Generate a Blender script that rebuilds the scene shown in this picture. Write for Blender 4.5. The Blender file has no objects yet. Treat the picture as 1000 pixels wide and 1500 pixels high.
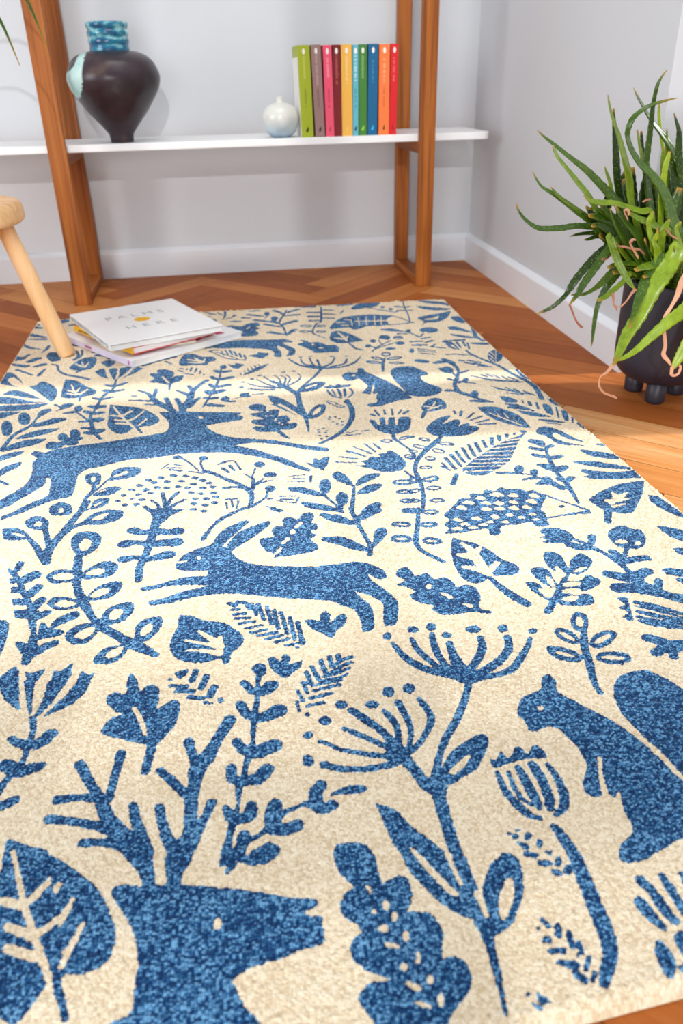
import bpy, bmesh, math, random
import numpy as np
from mathutils import Vector, Matrix

C = bpy.context.scene.collection
random.seed(7)
RNG = np.random.default_rng(11)
PI = math.pi

# ------------------------------------------------------------------ camera
PITCH, ROLL, YAW = math.radians(28.625), math.radians(-1.3246), math.radians(8.086)
fw = Vector((math.sin(YAW) * math.cos(PITCH), math.cos(YAW) * math.cos(PITCH), -math.sin(PITCH)))
rt = Vector((math.cos(YAW), -math.sin(YAW), 0))
up = rt.cross(fw)
r2 = math.cos(ROLL) * rt + math.sin(ROLL) * up
u2 = -math.sin(ROLL) * rt + math.cos(ROLL) * up
cam = bpy.data.cameras.new('camera')
cam.sensor_fit = 'VERTICAL'
cam.sensor_height = 36.0
cam.lens = 36.0 * 1169.6 / 1500
cam.clip_start = 0.02
cam.dof.use_dof = True
cam.dof.focus_distance = 0.92
cam.dof.aperture_fstop = 7.0
cam_ob = bpy.data.objects.new('camera', cam)
M = Matrix((r2, u2, -fw)).transposed().to_4x4()
M.translation = Vector((0, 0, 0.5))
cam_ob.matrix_world = M
C.objects.link(cam_ob)
bpy.context.scene.camera = cam_ob

# ------------------------------------------------------------------ light
world = bpy.data.worlds.new('world')
bpy.context.scene.world = world
world.use_nodes = True
bg = world.node_tree.nodes['Background']
bg.inputs[0].default_value = (0.93, 0.95, 1.0, 1)
bg.inputs[1].default_value = 0.50


def lamp(name, kind, loc, aim, energy, color=(1, 1, 1), **kw):
    d = bpy.data.lights.new(name, kind)
    d.energy = energy
    d.color = color
    for k, v in kw.items():
        setattr(d, k, v)
    o = bpy.data.objects.new(name, d)
    o.location = loc
    o.rotation_euler = (Vector(aim) - Vector(loc)).to_track_quat('-Z', 'Y').to_euler()
    C.objects.link(o)
    return o


# low sun through the tall windows on the right, almost parallel to the back wall
lamp('sun', 'SUN', (3, 1.2, 2), (3 - math.cos(math.radians(30)), 1.2 + 0.087, 2 - math.sin(math.radians(30))), 4.2,
     (1.0, 0.98, 0.95), angle=math.radians(2.4))
# sky light of those windows
lamp('right_window_light', 'AREA', (2.9, 0.35, 1.15), (0.0, 1.0, 0.2), 34, (0.92, 0.96, 1.0),
     shape='RECTANGLE', size=1.5, size_y=1.9)
# daylight from the windows behind the photographer: broad sky light and a weak direct beam
lamp('front_window_light', 'AREA', (-0.6, -1.9, 0.62), (0.1, 2.2, 0.25), 38, (0.95, 0.98, 1.0),
     shape='RECTANGLE', size=1.1, size_y=1.1)
lamp('left_fill', 'AREA', (-2.1, 0.7, 0.9), (0.74, 1.5, 0.2), 27, (0.93, 0.97, 1.0), shape='RECTANGLE', size=1.0, size_y=1.2)  # added fill from the left that lifts the right wall and the pot
lamp('front_window_beam', 'SPOT', (-0.22, -3.0, 2.0), (0.25, 2.4, 0.3), 260, (1.0, 0.99, 0.97),
     spot_size=math.radians(40), spot_blend=0.3, shadow_soft_size=0.022)

# added overhead fill, in place of ceiling bounce, to brighten the far rug
lamp('overhead_fill', 'AREA', (0.15, 1.25, 2.3), (0.15, 1.55, 0), 15, (1.0, 0.98, 0.95), shape='RECTANGLE', size=1.2, size_y=0.9)

vs = bpy.context.scene.view_settings
bpy.context.scene.display_settings.display_device = 'sRGB'
vs.view_transform = 'Standard'
vs.look = 'None'
vs.exposure = -0.06
vs.gamma = 1.0
vs.use_curve_mapping = False


# ------------------------------------------------------------------ helpers
def hexc(h, k=1.0):
    h = h.lstrip('#')
    out = []
    for i in (0, 2, 4):
        v = int(h[i:i + 2], 16) / 255
        out.append(min(1, k * (v / 12.92 if v <= 0.04045 else ((v + 0.055) / 1.055) ** 2.4)))
    return (*out, 1)


def mat(name, color, rough=0.5, spec=0.5, coat=0.0, bump=None, vary=None):
    """principled material; bump = (scale, strength, distance); vary = (scale, amount) mottles the colour"""
    m = bpy.data.materials.new(name)
    m.use_nodes = True
    n, l = m.node_tree.nodes, m.node_tree.links
    b = n['Principled BSDF']
    b.inputs['Base Color'].default_value = color
    b.inputs['Roughness'].default_value = rough
    b.inputs['Specular IOR Level'].default_value = spec
    b.inputs['Coat Weight'].default_value = coat
    tc = n.new('ShaderNodeTexCoord')
    if vary:
        t = n.new('ShaderNodeTexNoise')
        t.inputs['Scale'].default_value = vary[0]
        t.inputs['Detail'].default_value = 5
        l.new(tc.outputs['Object'], t.inputs['Vector'])
        r = n.new('ShaderNodeValToRGB')
        r.color_ramp.elements[0].position = 0.3
        r.color_ramp.elements[1].position = 0.7
        r.color_ramp.elements[0].color = tuple(c * (1 - vary[1]) for c in color[:3]) + (1,)
        r.color_ramp.elements[1].color = tuple(min(1, c * (1 + vary[1])) for c in color[:3]) + (1,)
        l.new(t.outputs['Fac'], r.inputs['Fac'])
        l.new(r.outputs['Color'], b.inputs['Base Color'])
    if bump:
        t = n.new('ShaderNodeTexNoise')
        t.inputs['Scale'].default_value = bump[0]
        t.inputs['Detail'].default_value = 4
        l.new(tc.outputs['Object'], t.inputs['Vector'])
        bp = n.new('ShaderNodeBump')
        bp.inputs['Strength'].default_value = bump[1]
        bp.inputs['Distance'].default_value = bump[2]
        l.new(t.outputs['Fac'], bp.inputs['Height'])
        l.new(bp.outputs['Normal'], b.inputs['Normal'])
    return m


def wood(name, stops, axis=2, fine=70.0, along=2.5, rough=0.45, coat=0.1):
    """grain stretched along one object axis"""
    m = bpy.data.materials.new(name)
    m.use_nodes = True
    n, l = m.node_tree.nodes, m.node_tree.links
    b = n['Principled BSDF']
    b.inputs['Roughness'].default_value = rough
    b.inputs['Coat Weight'].default_value = coat
    b.inputs['Coat Roughness'].default_value = 0.3
    b.inputs['Specular IOR Level'].default_value = 0.3
    tc = n.new('ShaderNodeTexCoord')
    oi = n.new('ShaderNodeObjectInfo')
    mp = n.new('ShaderNodeMapping')
    sc = [fine] * 3
    sc[axis] = along
    mp.inputs['Scale'].default_value = sc
    l.new(tc.outputs['Object'], mp.inputs['Vector'])
    ad = n.new('ShaderNodeVectorMath')
    ad.operation = 'ADD'
    ml = n.new('ShaderNodeVectorMath')
    ml.operation = 'MULTIPLY'
    ml.inputs[1].default_value = (37, 91, 53)
    l.new(oi.outputs['Random'], ml.inputs[0])
    l.new(mp.outputs['Vector'], ad.inputs[0])
    l.new(ml.outputs['Vector'], ad.inputs[1])
    t = n.new('ShaderNodeTexNoise')
    t.inputs['Scale'].default_value = 1.0
    t.inputs['Detail'].default_value = 6
    t.inputs['Distortion'].default_value = 0.6
    l.new(ad.outputs['Vector'], t.inputs['Vector'])
    r = n.new('ShaderNodeValToRGB')
    e = r.color_ramp.elements
    e[0].position, e[1].position = 0.3, 0.72
    e[0].color, e[1].color = stops[0], stops[-1]
    for i, s in enumerate(stops[1:-1]):
        x = e.new(0.3 + 0.42 * (i + 1) / (len(stops) - 1))
        x.color = s
    l.new(t.outputs['Fac'], r.inputs['Fac'])
    l.new(r.outputs['Color'], b.inputs['Base Color'])
    bp = n.new('ShaderNodeBump')
    bp.inputs['Strength'].default_value = 0.15
    bp.inputs['Distance'].default_value = 0.001
    l.new(t.outputs['Fac'], bp.inputs['Height'])
    l.new(bp.outputs['Normal'], b.inputs['Normal'])
    return m


def mesh_obj(name, verts, faces, m=None, parent=None, smooth=False, loc=None):
    me = bpy.data.meshes.new(name)
    me.from_pydata([tuple(v) for v in verts], [], faces)
    me.update()
    if smooth:
        me.polygons.foreach_set('use_smooth', [True] * len(me.polygons))
    for x in (m if isinstance(m, (list, tuple)) else [m]):
        if x:
            me.materials.append(x)
    o = bpy.data.objects.new(name, me)
    C.objects.link(o)
    if parent:
        o.parent = parent
    if loc:
        o.location = loc
    return o


def bm_obj(name, bm, m=None, parent=None, smooth=False, loc=None):
    me = bpy.data.meshes.new(name)
    bmesh.ops.recalc_face_normals(bm, faces=bm.faces)
    bm.to_mesh(me)
    bm.free()
    if smooth:
        me.polygons.foreach_set('use_smooth', [True] * len(me.polygons))
    for x in (m if isinstance(m, (list, tuple)) else [m]):
        if x:
            me.materials.append(x)
    o = bpy.data.objects.new(name, me)
    C.objects.link(o)
    if parent:
        o.parent = parent
    if loc:
        o.location = loc
    return o


def add_box(bm, x0, x1, y0, y1, z0, z1, bev=0.0, seg=2, mi=0):
    r = bmesh.ops.create_cube(bm, size=1)
    vs_ = r['verts']
    for v in vs_:
        v.co = Vector(((x0 + x1) / 2 + v.co.x * (x1 - x0), (y0 + y1) / 2 + v.co.y * (y1 - y0), (z0 + z1) / 2 + v.co.z * (z1 - z0)))
    fs = {f for v in vs_ for f in v.link_faces}
    for f in fs:
        f.material_index = mi
    if bev:
        es = list({e for v in vs_ for e in v.link_edges})
        bmesh.ops.bevel(bm, geom=es, offset=bev, segments=seg, profile=0.5, affect='EDGES', material=mi)


def box(name, x0, x1, y0, y1, z0, z1, m, parent=None, bev=0.0015, origin=None):
    """a bevelled board; its own origin sits at its centre so the grain runs locally"""
    c = origin or ((x0 + x1) / 2, (y0 + y1) / 2, (z0 + z1) / 2)
    bm = bmesh.new()
    add_box(bm, x0 - c[0], x1 - c[0], y0 - c[1], y1 - c[1], z0 - c[2], z1 - c[2], bev)
    pl = parent.location if parent else Vector((0, 0, 0))
    return bm_obj(name, bm, m, parent, loc=(c[0] - pl[0], c[1] - pl[1], c[2] - pl[2]))


def lathe(profile, seg=64, cap_bottom=True, cap_top=False):
    """verts, faces of a turned shape from (radius, z) pairs"""
    v, f = [], []
    for r, z in profile:
        for i in range(seg):
            a = 2 * PI * i / seg
            v.append((r * math.cos(a), r * math.sin(a), z))
    n = len(profile)
    for j in range(n - 1):
        for i in range(seg):
            k = (i + 1) % seg
            f.append((j * seg + i, j * seg + k, (j + 1) * seg + k, (j + 1) * seg + i))
    if cap_bottom:
        f.append(tuple(range(seg))[::-1])
    if cap_top:
        f.append(tuple((n - 1) * seg + i for i in range(seg)))
    return v, f


def curve_pts(pts, closed=False, corner=None, n=6):
    """Catmull-Rom through the control points; flagged corners stay sharp"""
    P = [np.array(p, float) for p in pts]
    N = len(P)
    corner = corner or [0] * N
    out = []
    for i in (range(N) if closed else range(N - 1)):
        p1, p2 = P[i], P[(i + 1) % N]
        p0 = P[(i - 1) % N] if (closed or i > 0) else p1
        p3 = P[(i + 2) % N] if (closed or i + 2 < N) else p2
        if corner[i]:
            p0 = p1
        if corner[(i + 1) % N]:
            p3 = p2
        d = max(np.linalg.norm((p2 - p1)[:2]), 1e-6)
        m1, m2 = (p2 - p0) * 0.5, (p3 - p1) * 0.5
        for m_ in (m1, m2):
            q = np.linalg.norm(m_[:2])
            if q > d:
                m_ *= d / q
        for k in range(n):
            t = k / n
            a, b = t * t, t * t * t
            out.append((2 * b - 3 * a + 1) * p1 + (b - 2 * a + t) * m1 + (-2 * b + 3 * a) * p2 + (b - a) * m2)
    if not closed:
        out.append(P[-1])
    return out


def smooth_profile(pr, n=5):
    return [tuple(p) for p in curve_pts(pr, False, None, n)]


def thing(name, label, cat, loc=(0, 0, 0), rotz=0.0, group=None):
    o = bpy.data.objects.new(name, None)
    o.empty_display_size = 0.05
    C.objects.link(o)
    o.location = loc
    o.rotation_euler = (0, 0, rotz)
    return tag(o, label, cat, group)


def tag(o, label, cat, group=None):
    o['label'] = label
    o['category'] = cat
    if group:
        o['group'] = group
    return o


def structure(o):
    o['kind'] = 'structure'
    return o


# ------------------------------------------------------------------ room shell
# The right wall is a stub that ends at Y = 1.35; the room goes on past its end to tall windows.
WALL = mat('white_wall_paint', hexc('#d0d3d7'), 0.55, 0.3, bump=(60, 0.05, 0.002))
TRIM = mat('white_gloss_trim', hexc('#e9edf2'), 0.35, 0.4)


def floor_material():
    m = bpy.data.materials.new('oak_parquet')
    m.use_nodes = True
    n, l = m.node_tree.nodes, m.node_tree.links
    b = n['Principled BSDF']
    b.inputs['Roughness'].default_value = 0.5
    b.inputs['Specular IOR Level'].default_value = 0.1
    uv = n.new('ShaderNodeUVMap')
    uv.uv_map = 'grain'
    at = n.new('ShaderNodeAttribute')
    at.attribute_name = 'plank_tone'
    mp = n.new('ShaderNodeMapping')
    mp.inputs['Scale'].default_value = (3.0, 42.0, 1)
    l.new(uv.outputs['UV'], mp.inputs['Vector'])
    t = n.new('ShaderNodeTexNoise')
    t.inputs['Scale'].default_value = 1.0
    t.inputs['Detail'].default_value = 7
    t.inputs['Roughness'].default_value = 0.6
    t.inputs['Distortion'].default_value = 1.2
    l.new(mp.outputs['Vector'], t.inputs['Vector'])
    mp2 = n.new('ShaderNodeMapping')
    mp2.inputs['Scale'].default_value = (9.0, 240.0, 1)
    l.new(uv.outputs['UV'], mp2.inputs['Vector'])
    t2 = n.new('ShaderNodeTexNoise')
    t2.inputs['Scale'].default_value = 1.0
    t2.inputs['Detail'].default_value = 3
    l.new(mp2.outputs['Vector'], t2.inputs['Vector'])
    a1 = n.new('ShaderNodeMath')
    a1.operation = 'MULTIPLY_ADD'
    a1.inputs[1].default_value = 0.38
    l.new(t.outputs['Fac'], a1.inputs[0])
    a2 = n.new('ShaderNodeMath')
    a2.operation = 'MULTIPLY_ADD'
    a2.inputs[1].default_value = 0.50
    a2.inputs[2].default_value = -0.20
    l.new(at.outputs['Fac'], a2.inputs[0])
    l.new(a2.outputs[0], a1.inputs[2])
    a3 = n.new('ShaderNodeMath')
    a3.operation = 'MULTIPLY_ADD'
    a3.inputs[1].default_value = 0.22
    l.new(t2.outputs['Fac'], a3.inputs[0])
    l.new(a1.outputs[0], a3.inputs[2])
    r = n.new('ShaderNodeValToRGB')
    e = r.color_ramp.elements
    e[0].position, e[1].position = 0.02, 0.62
    e[0].color, e[1].color = (0.23, 0.056, 0.012, 1), (0.58, 0.235, 0.068, 1)
    x = e.new(0.32)
    x.color = (0.40, 0.113, 0.023, 1)
    x = e.new(0.95)
    x.color = (0.80, 0.56, 0.31, 1)
    l.new(a3.outputs[0], r.inputs['Fac'])
    l.new(r.outputs['Color'], b.inputs['Base Color'])
    bp = n.new('ShaderNodeBump')
    bp.inputs['Strength'].default_value = 0.12
    bp.inputs['Distance'].default_value = 0.001
    l.new(t2.outputs['Fac'], bp.inputs['Height'])
    l.new(bp.outputs['Normal'], b.inputs['Normal'])
    return m


def herringbone(x0, x1, y0, y1, W=0.079, n=5, p0=1.57, q0=0.775 + 0.079, off=4):
    """oak blocks laid at 45 degrees, each with its own grain and tone; a dark bed shows in the joints"""
    s = math.sqrt(0.5)
    seen, V, F, UV, TONE = set(), [], [], [], []
    rng = random.Random(5)
    pr = [((x + y) * s, (y - x) * s) for x in (x0, x1) for y in (y0, y1)]
    i0, i1 = int((min(p for p, _ in pr) - p0) / W) - 6, int((max(p for p, _ in pr) - p0) / W) + 6
    j0, j1 = int((min(q for _, q in pr) - q0) / W) - 6, int((max(q for _, q in pr) - q0) / W) + 6
    g = 0.0005
    for i in range(i0, i1):
        for j in range(j0, j1):
            d = (i - j + off) % (2 * n)
            if d < n:
                key = ('h', i - d, j)
            else:
                key = ('v', i, j - (2 * n - 1 - d))
            if key in seen:
                continue
            seen.add(key)
            k, a, b = key
            w, h = (n, 1) if k == 'h' else (1, n)
            P0, P1 = p0 + a * W + g, p0 + (a + w) * W - g
            Q0, Q1 = q0 + b * W + g, q0 + (b + h) * W - g
            cs = [(P0, Q0), (P1, Q0), (P1, Q1), (P0, Q1)]
            xy = [((p - q) * s, (p + q) * s) for p, q in cs]
            for ax, lim, sg in ((0, x0, 1), (0, x1, -1), (1, y0, 1), (1, y1, -1)):      # cut the block at the walls
                cut = []
                for c0, c1 in zip(xy, xy[1:] + xy[:1]):
                    d0, d1 = (c0[ax] - lim) * sg, (c1[ax] - lim) * sg
                    if d0 >= 0:
                        cut.append(c0)
                    if (d0 < 0) != (d1 < 0):
                        t_ = d0 / (d0 - d1)
                        cut.append((c0[0] + t_ * (c1[0] - c0[0]), c0[1] + t_ * (c1[1] - c0[1])))
                xy = cut
                if len(xy) < 3:
                    break
            if len(xy) < 3:
                continue
            b0 = len(V)
            V += [(x, y, 0.0) for x, y in xy]
            F.append(tuple(range(b0, b0 + len(xy))))
            ou, ov = rng.uniform(0, 50), rng.uniform(0, 50)
            for x, y in xy:
                p, q = (x + y) * s, (y - x) * s
                u, v = (p - P0, q - Q0) if k == 'h' else (q - Q0, p - P0)
                UV.append((u + ou, v + ov))
            tone_ = rng.random()
            mx_, my_ = sum(c[0] for c in xy) / len(xy), sum(c[1] for c in xy) / len(xy)
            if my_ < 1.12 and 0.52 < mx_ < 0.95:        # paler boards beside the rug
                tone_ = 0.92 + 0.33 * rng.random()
            TONE.append(tone_)
    nb = len(V)
    V += [(x0, y0, -0.0012), (x1, y0, -0.0012), (x1, y1, -0.0012), (x0, y1, -0.0012),
          (x0, y0, -0.03), (x1, y0, -0.03), (x1, y1, -0.03), (x0, y1, -0.03)]
    for q in ((0, 1, 2, 3), (7, 6, 5, 4), (0, 4, 5, 1), (1, 5, 6, 2), (2, 6, 7, 3), (3, 7, 4, 0)):
        F.append(tuple(nb + k for k in q))
        TONE.append(0.0)
        UV += [(0, 0)] * 4
    o = mesh_obj('floor', V, F, [floor_material(), mat('floor_joint', (0.06, 0.022, 0.008, 1), 0.9)])
    me = o.data
    uvl = me.uv_layers.new(name='grain')
    uvl.data.foreach_set('uv', np.array(UV, 'f').ravel())
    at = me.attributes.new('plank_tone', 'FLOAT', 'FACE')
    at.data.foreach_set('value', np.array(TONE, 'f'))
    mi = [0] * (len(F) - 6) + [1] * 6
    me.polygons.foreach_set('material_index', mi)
    return o


structure(herringbone(-1.6, 2.4, -0.6, 2.445))

structure(box('wall_back', -1.6, 0.9, 2.434, 2.534, 0, 2.4, WALL, bev=0))
# right wall: face runs from (0.7535, 2.434) to (0.7370, 1.35)
bm = bmesh.new()
ring = [(0.7537, 2.436), (0.7370, 1.35), (0.8370, 1.35), (0.8537, 2.436)]
lo = [bm.verts.new((x, y, 0)) for x, y in ring]
hi = [bm.verts.new((x, y, 2.4)) for x, y in ring]
bm.faces.new(lo)
bm.faces.new(hi)
for i in range(4):
    bm.faces.new((lo[i], lo[(i + 1) % 4], hi[(i + 1) % 4], hi[i]))
structure(bm_obj('wall_right', bm, WALL))


def baseboard(name, a, b, thick, h=0.0775):
    """moulded board between floor points a and b; room side is to the left of a -> b"""
    a, b = Vector((*a, 0)), Vector((*b, 0))
    d = (b - a).normalized()
    nrm = Vector((-d.y, d.x, 0))
    prof = [(0, 0), (thick, 0), (thick, h * 0.86), (thick * 0.9, h * 0.9), (thick * 0.45, h * 0.965), (thick * 0.2, h), (0, h)]
    bm = bmesh.new()
    A = [bm.verts.new(a + nrm * t + Vector((0, 0, z))) for t, z in prof]
    B = [bm.verts.new(b + nrm * t + Vector((0, 0, z))) for t, z in prof]
    n = len(prof)
    for i in range(n):
        bm.faces.new((A[i], A[(i + 1) % n], B[(i + 1) % n], B[i]))
    bm.faces.new(A)
    bm.faces.new(B[::-1])
    return structure(bm_obj(name, bm, TRIM))


baseboard('baseboard_back', (0.7537, 2.434), (-1.6, 2.434), 0.0125)
baseboard('baseboard_right', (0.7370, 1.35), (0.7537, 2.434), 0.0145)

# unseen blockers added on the sun side: a post for the dark band on the rug, a
# pier beyond it to fade the sun over the near end
bm = bmesh.new()
add_box(bm, 0.98, 1.04, 1.03, 1.222, 0, 2.4, 0.003)
structure(bm_obj('shade_post', bm, TRIM))
structure(box('sun_fade_pier', 4.2, 4.3, -1.6, 0.22, 0, 3.0, WALL, bev=0))
# glazing bars of the window behind the photographer
bm = bmesh.new()
for x0 in (-0.42, -0.235, -0.05, 0.135, 0.32):
    add_box(bm, x0, x0 + 0.045, -1.02, -0.98, 0.2, 2.2, 0.002)
for z0 in (0.82, 1.25, 1.75):
    add_box(bm, -0.42, 0.365, -1.015, -0.985, z0, z0 + 0.03, 0.002)
structure(bm_obj('window_2', bm, TRIM))

# ------------------------------------------------------------------ shelving unit
OAK = [hexc('#743c10'), hexc('#a25a1f'), hexc('#b9722c')]
OAK_Z, OAK_Y = wood('oak_upright', OAK, 2, coat=0.0, rough=0.5), wood('oak_crossbar', OAK, 1, coat=0.0, rough=0.5)
SHELF_WHITE = mat('white_shelf_lacquer', hexc('#f4f4f4'), 0.4, 0.4)
SHELF_Z = 0.3695
unit = thing('shelving_unit', 'wooden frame shelving unit with a white shelf board against the back wall', 'shelving unit', (0.09, 2.26, 0))
for xa, xb in ((-0.3715, -0.3295), (0.5165, 0.5565)):
    box('post', xa, xb, 2.116, 2.131, 0, 1.25, OAK_Z, unit)
    box('post', xa + 0.002, xb - 0.002, 2.384, 2.414, 0, 1.25, OAK_Z, unit)
    box('crossbar', xa + 0.002, xb - 0.002, 2.1305, 2.3845, 0.0, 0.021, OAK_Y, unit)
    box('crossbar', xa + 0.002, xb - 0.002, 2.1305, 2.3845, 0.325, 0.3525, OAK_Y, unit)
    box('crossbar', xa + 0.002, xb - 0.002, 2.1305, 2.3845, 1.222, 1.25, OAK_Y, unit)
bm = bmesh.new()
add_box(bm, -0.70, 0.708, -0.117, 0.117, -0.0085, 0.0085, 0)
vert_e = [e for e in bm.edges if abs(e.verts[0].co.z - e.verts[1].co.z) > 0.01]
bmesh.ops.bevel(bm, geom=vert_e, offset=0.02, segments=6, profile=0.5, affect='EDGES')
bmesh.ops.bevel(bm, geom=[e for e in bm.edges if e.is_manifold and len(e.link_faces) == 2 and
                          abs(e.link_faces[0].normal.dot(e.link_faces[1].normal)) < 0.2], offset=0.002, segments=2, profile=0.5, affect='EDGES')
bm_obj('shelf_board', bm, SHELF_WHITE, unit, loc=(-0.09, 2.2645 - 2.26, SHELF_Z - 0.0085))['label'] = 'white shelf board'

# ------------------------------------------------------------------ dark ceramic vase
vase = thing('vase', 'large dark brown ceramic vase with a turquoise neck on the white shelf', 'vase', (-0.2055, 2.2, SHELF_Z))
HZ = 0.25 / 1045
prof = [(0.0, 0.0), (0.027, 0.0), (0.0285, 60 * HZ), (0.030, 78 * HZ), (0.0435, 150 * HZ), (0.0665, 260 * HZ), (0.087, 380 * HZ), (0.1005, 470 * HZ),
        (0.1065, 545 * HZ), (0.107, 590 * HZ), (0.104, 635 * HZ), (0.095, 710 * HZ), (0.081, 762 * HZ), (0.063, 793 * HZ), (0.046, 806 * HZ)]
prof = [prof[0], prof[1]] + smooth_profile(prof[2:], 6)
v, f = lathe(prof, 128, False)
body = mesh_obj('body', v, f, None, vase, True)
PATCH = [(-.064, .190), (-.0495, .1905), (-.0555, .170), (-.062, .146), (-.064, .127), (-.071, .1075), (-.084, .097), (-.098, .112),
         (-.110, .136), (-.1075, .147), (-.086, .157), (-.075, .170)]


def inside(x, y, poly):
    c = False
    for i in range(len(poly)):
        (xa, ya), (xb, yb) = poly[i], poly[i - 1]
        if (ya > y) != (yb > y) and x < xa + (y - ya) * (xb - xa) / (yb - ya):
            c = not c
    return c


PC = [tuple(p) for p in curve_pts(PATCH, True, None, 5)]
gl = [1.0 if (vy < 0.045 and inside(vx, vz, PC)) or (vx < -0.095 and vy < 0.045 and 0.112 < vz < 0.147) else 0.0 for vx, vy, vz in v]
a = body.data.attributes.new('glaze', 'FLOAT', 'POINT')
a.data.foreach_set('value', np.array(gl, 'f'))
m = mat('dark_burnished_clay', hexc('#3b3034'), 0.33, 0.45, bump=(60, 0.08, 0.002))
n, l = m.node_tree.nodes, m.node_tree.links
b = n['Principled BSDF']
tc = n.new('ShaderNodeTexCoord')
t = n.new('ShaderNodeTexNoise')
t.inputs['Scale'].default_value = 13
t.inputs['Detail'].default_value = 7
l.new(tc.outputs['Object'], t.inputs['Vector'])
r = n.new('ShaderNodeValToRGB')
e = r.color_ramp.elements
e[0].position, e[1].position = 0.35, 0.78
e[0].color, e[1].color = hexc('#2a2026'), hexc('#6d5850')
x = e.new(0.6)
x.color = hexc('#3d3036')
l.new(t.outputs['Fac'], r.inputs['Fac'])
at = n.new('ShaderNodeAttribute')
at.attribute_name = 'glaze'
gr = n.new('ShaderNodeValToRGB')
gr.color_ramp.elements[0].color, gr.color_ramp.elements[1].color = hexc('#8cc0bd'), hexc('#c9e6e2')
gr.color_ramp.elements[0].position, gr.color_ramp.elements[1].position = 0.35, 0.6
l.new(t.outputs['Fac'], gr.inputs['Fac'])
mx = n.new('ShaderNodeMix')
mx.data_type = 'RGBA'
l.new(at.outputs['Fac'], mx.inputs['Factor'])
l.new(r.outputs['Color'], mx.inputs['A'])
l.new(gr.outputs['Color'], mx.inputs['B'])
l.new(mx.outputs['Result'], b.inputs['Base Color'])
body.data.materials.append(m)
np_ = [(0.046, 804 * HZ), (0.0452, 830 * HZ), (0.0445, 850 * HZ), (0.0462, 872 * HZ), (0.0462, 900 * HZ), (0.0440, 915 * HZ), (0.0462, 935 * HZ), (0.0468, 965 * HZ), (0.0442, 982 * HZ),
       (0.0470, 1005 * HZ), (0.0478, 1030 * HZ), (0.046, 1045 * HZ), (0.041, 1046 * HZ), (0.039, 1020 * HZ), (0.039, 820 * HZ), (0.0, 815 * HZ)]
v, f = lathe(smooth_profile(np_[:12], 3) + np_[12:], 96, False)
m = mat('turquoise_glaze', hexc('#137a9c'), 0.25, 0.5, coat=0.4, bump=(120, 0.25, 0.002))
n, l = m.node_tree.nodes, m.node_tree.links
tc = n.new('ShaderNodeTexCoord')
mp = n.new('ShaderNodeMapping')
mp.inputs['Scale'].default_value = (28, 28, 70)
l.new(tc.outputs['Object'], mp.inputs['Vector'])
t = n.new('ShaderNodeTexNoise')
t.inputs['Detail'].default_value = 5
t.inputs['Scale'].default_value = 1
l.new(mp.outputs['Vector'], t.inputs['Vector'])
r = n.new('ShaderNodeValToRGB')
e = r.color_ramp.elements
e[0].position, e[1].position = 0.40, 0.64
e[0].color, e[1].color = hexc('#08507a'), hexc('#9bd8d8')
x = e.new(0.53)
x.color = hexc('#1483a3')
l.new(t.outputs['Fac'], r.inputs['Fac'])
l.new(r.outputs['Color'], n['Principled BSDF'].inputs['Base Color'])
mesh_obj('neck', v, f, m, vase, True)['label'] = 'ribbed turquoise glazed neck'

# ------------------------------------------------------------------ small bud vase
bud = thing('bud_vase', 'small round pale blue bud vase beside the green book', 'vase', (0.182, 2.19, SHELF_Z))
prof = smooth_profile([(0.020, 0.0), (0.030, 0.006), (0.0405, 0.022), (0.0445, 0.040), (0.0425, 0.054), (0.034, 0.067), (0.021, 0.0745), (0.0105, 0.0775), (0.0075, 0.082), (0.0082, 0.0885), (0.0075, 0.090)], 5)
v, f = lathe(prof + [(0.005, 0.0895), (0.004, 0.07)], 64)
m = mat('pale_celadon_glaze', hexc('#cfd3cf'), 0.3, 0.5, coat=0.2)
n, l = m.node_tree.nodes, m.node_tree.links
tc = n.new('ShaderNodeTexCoord')
sx = n.new('ShaderNodeSeparateXYZ')
l.new(tc.outputs['Object'], sx.inputs[0])
t = n.new('ShaderNodeTexNoise')
t.inputs['Scale'].default_value = 45
l.new(tc.outputs['Object'], t.inputs['Vector'])
ma = n.new('ShaderNodeMath')
ma.operation = 'MULTIPLY_ADD'
ma.inputs[1].default_value = 0.03
l.new(t.outputs['Fac'], ma.inputs[0])
l.new(sx.outputs['Z'], ma.inputs[2])
r = n.new('ShaderNodeValToRGB')
e = r.color_ramp.elements
e[0].position, e[1].position = 0.012, 0.062
e[0].color, e[1].color = hexc('#7f98ad'), hexc('#dcdcd4')
x = e.new(0.035)
x.color = hexc('#b4c4cc')
l.new(ma.outputs[0], r.inputs['Fac'])
l.new(r.outputs['Color'], n['Principled BSDF'].inputs['Base Color'])
mesh_obj('body', v, f, m, bud, True)

# ------------------------------------------------------------------ ten paperbacks
PAGES = mat('book_paper', hexc('#e9e4d8'), 0.8, 0.2)
SPINE_WHITE = mat('spine_white', hexc('#f2efe9'), 0.6, 0.3)
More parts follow.
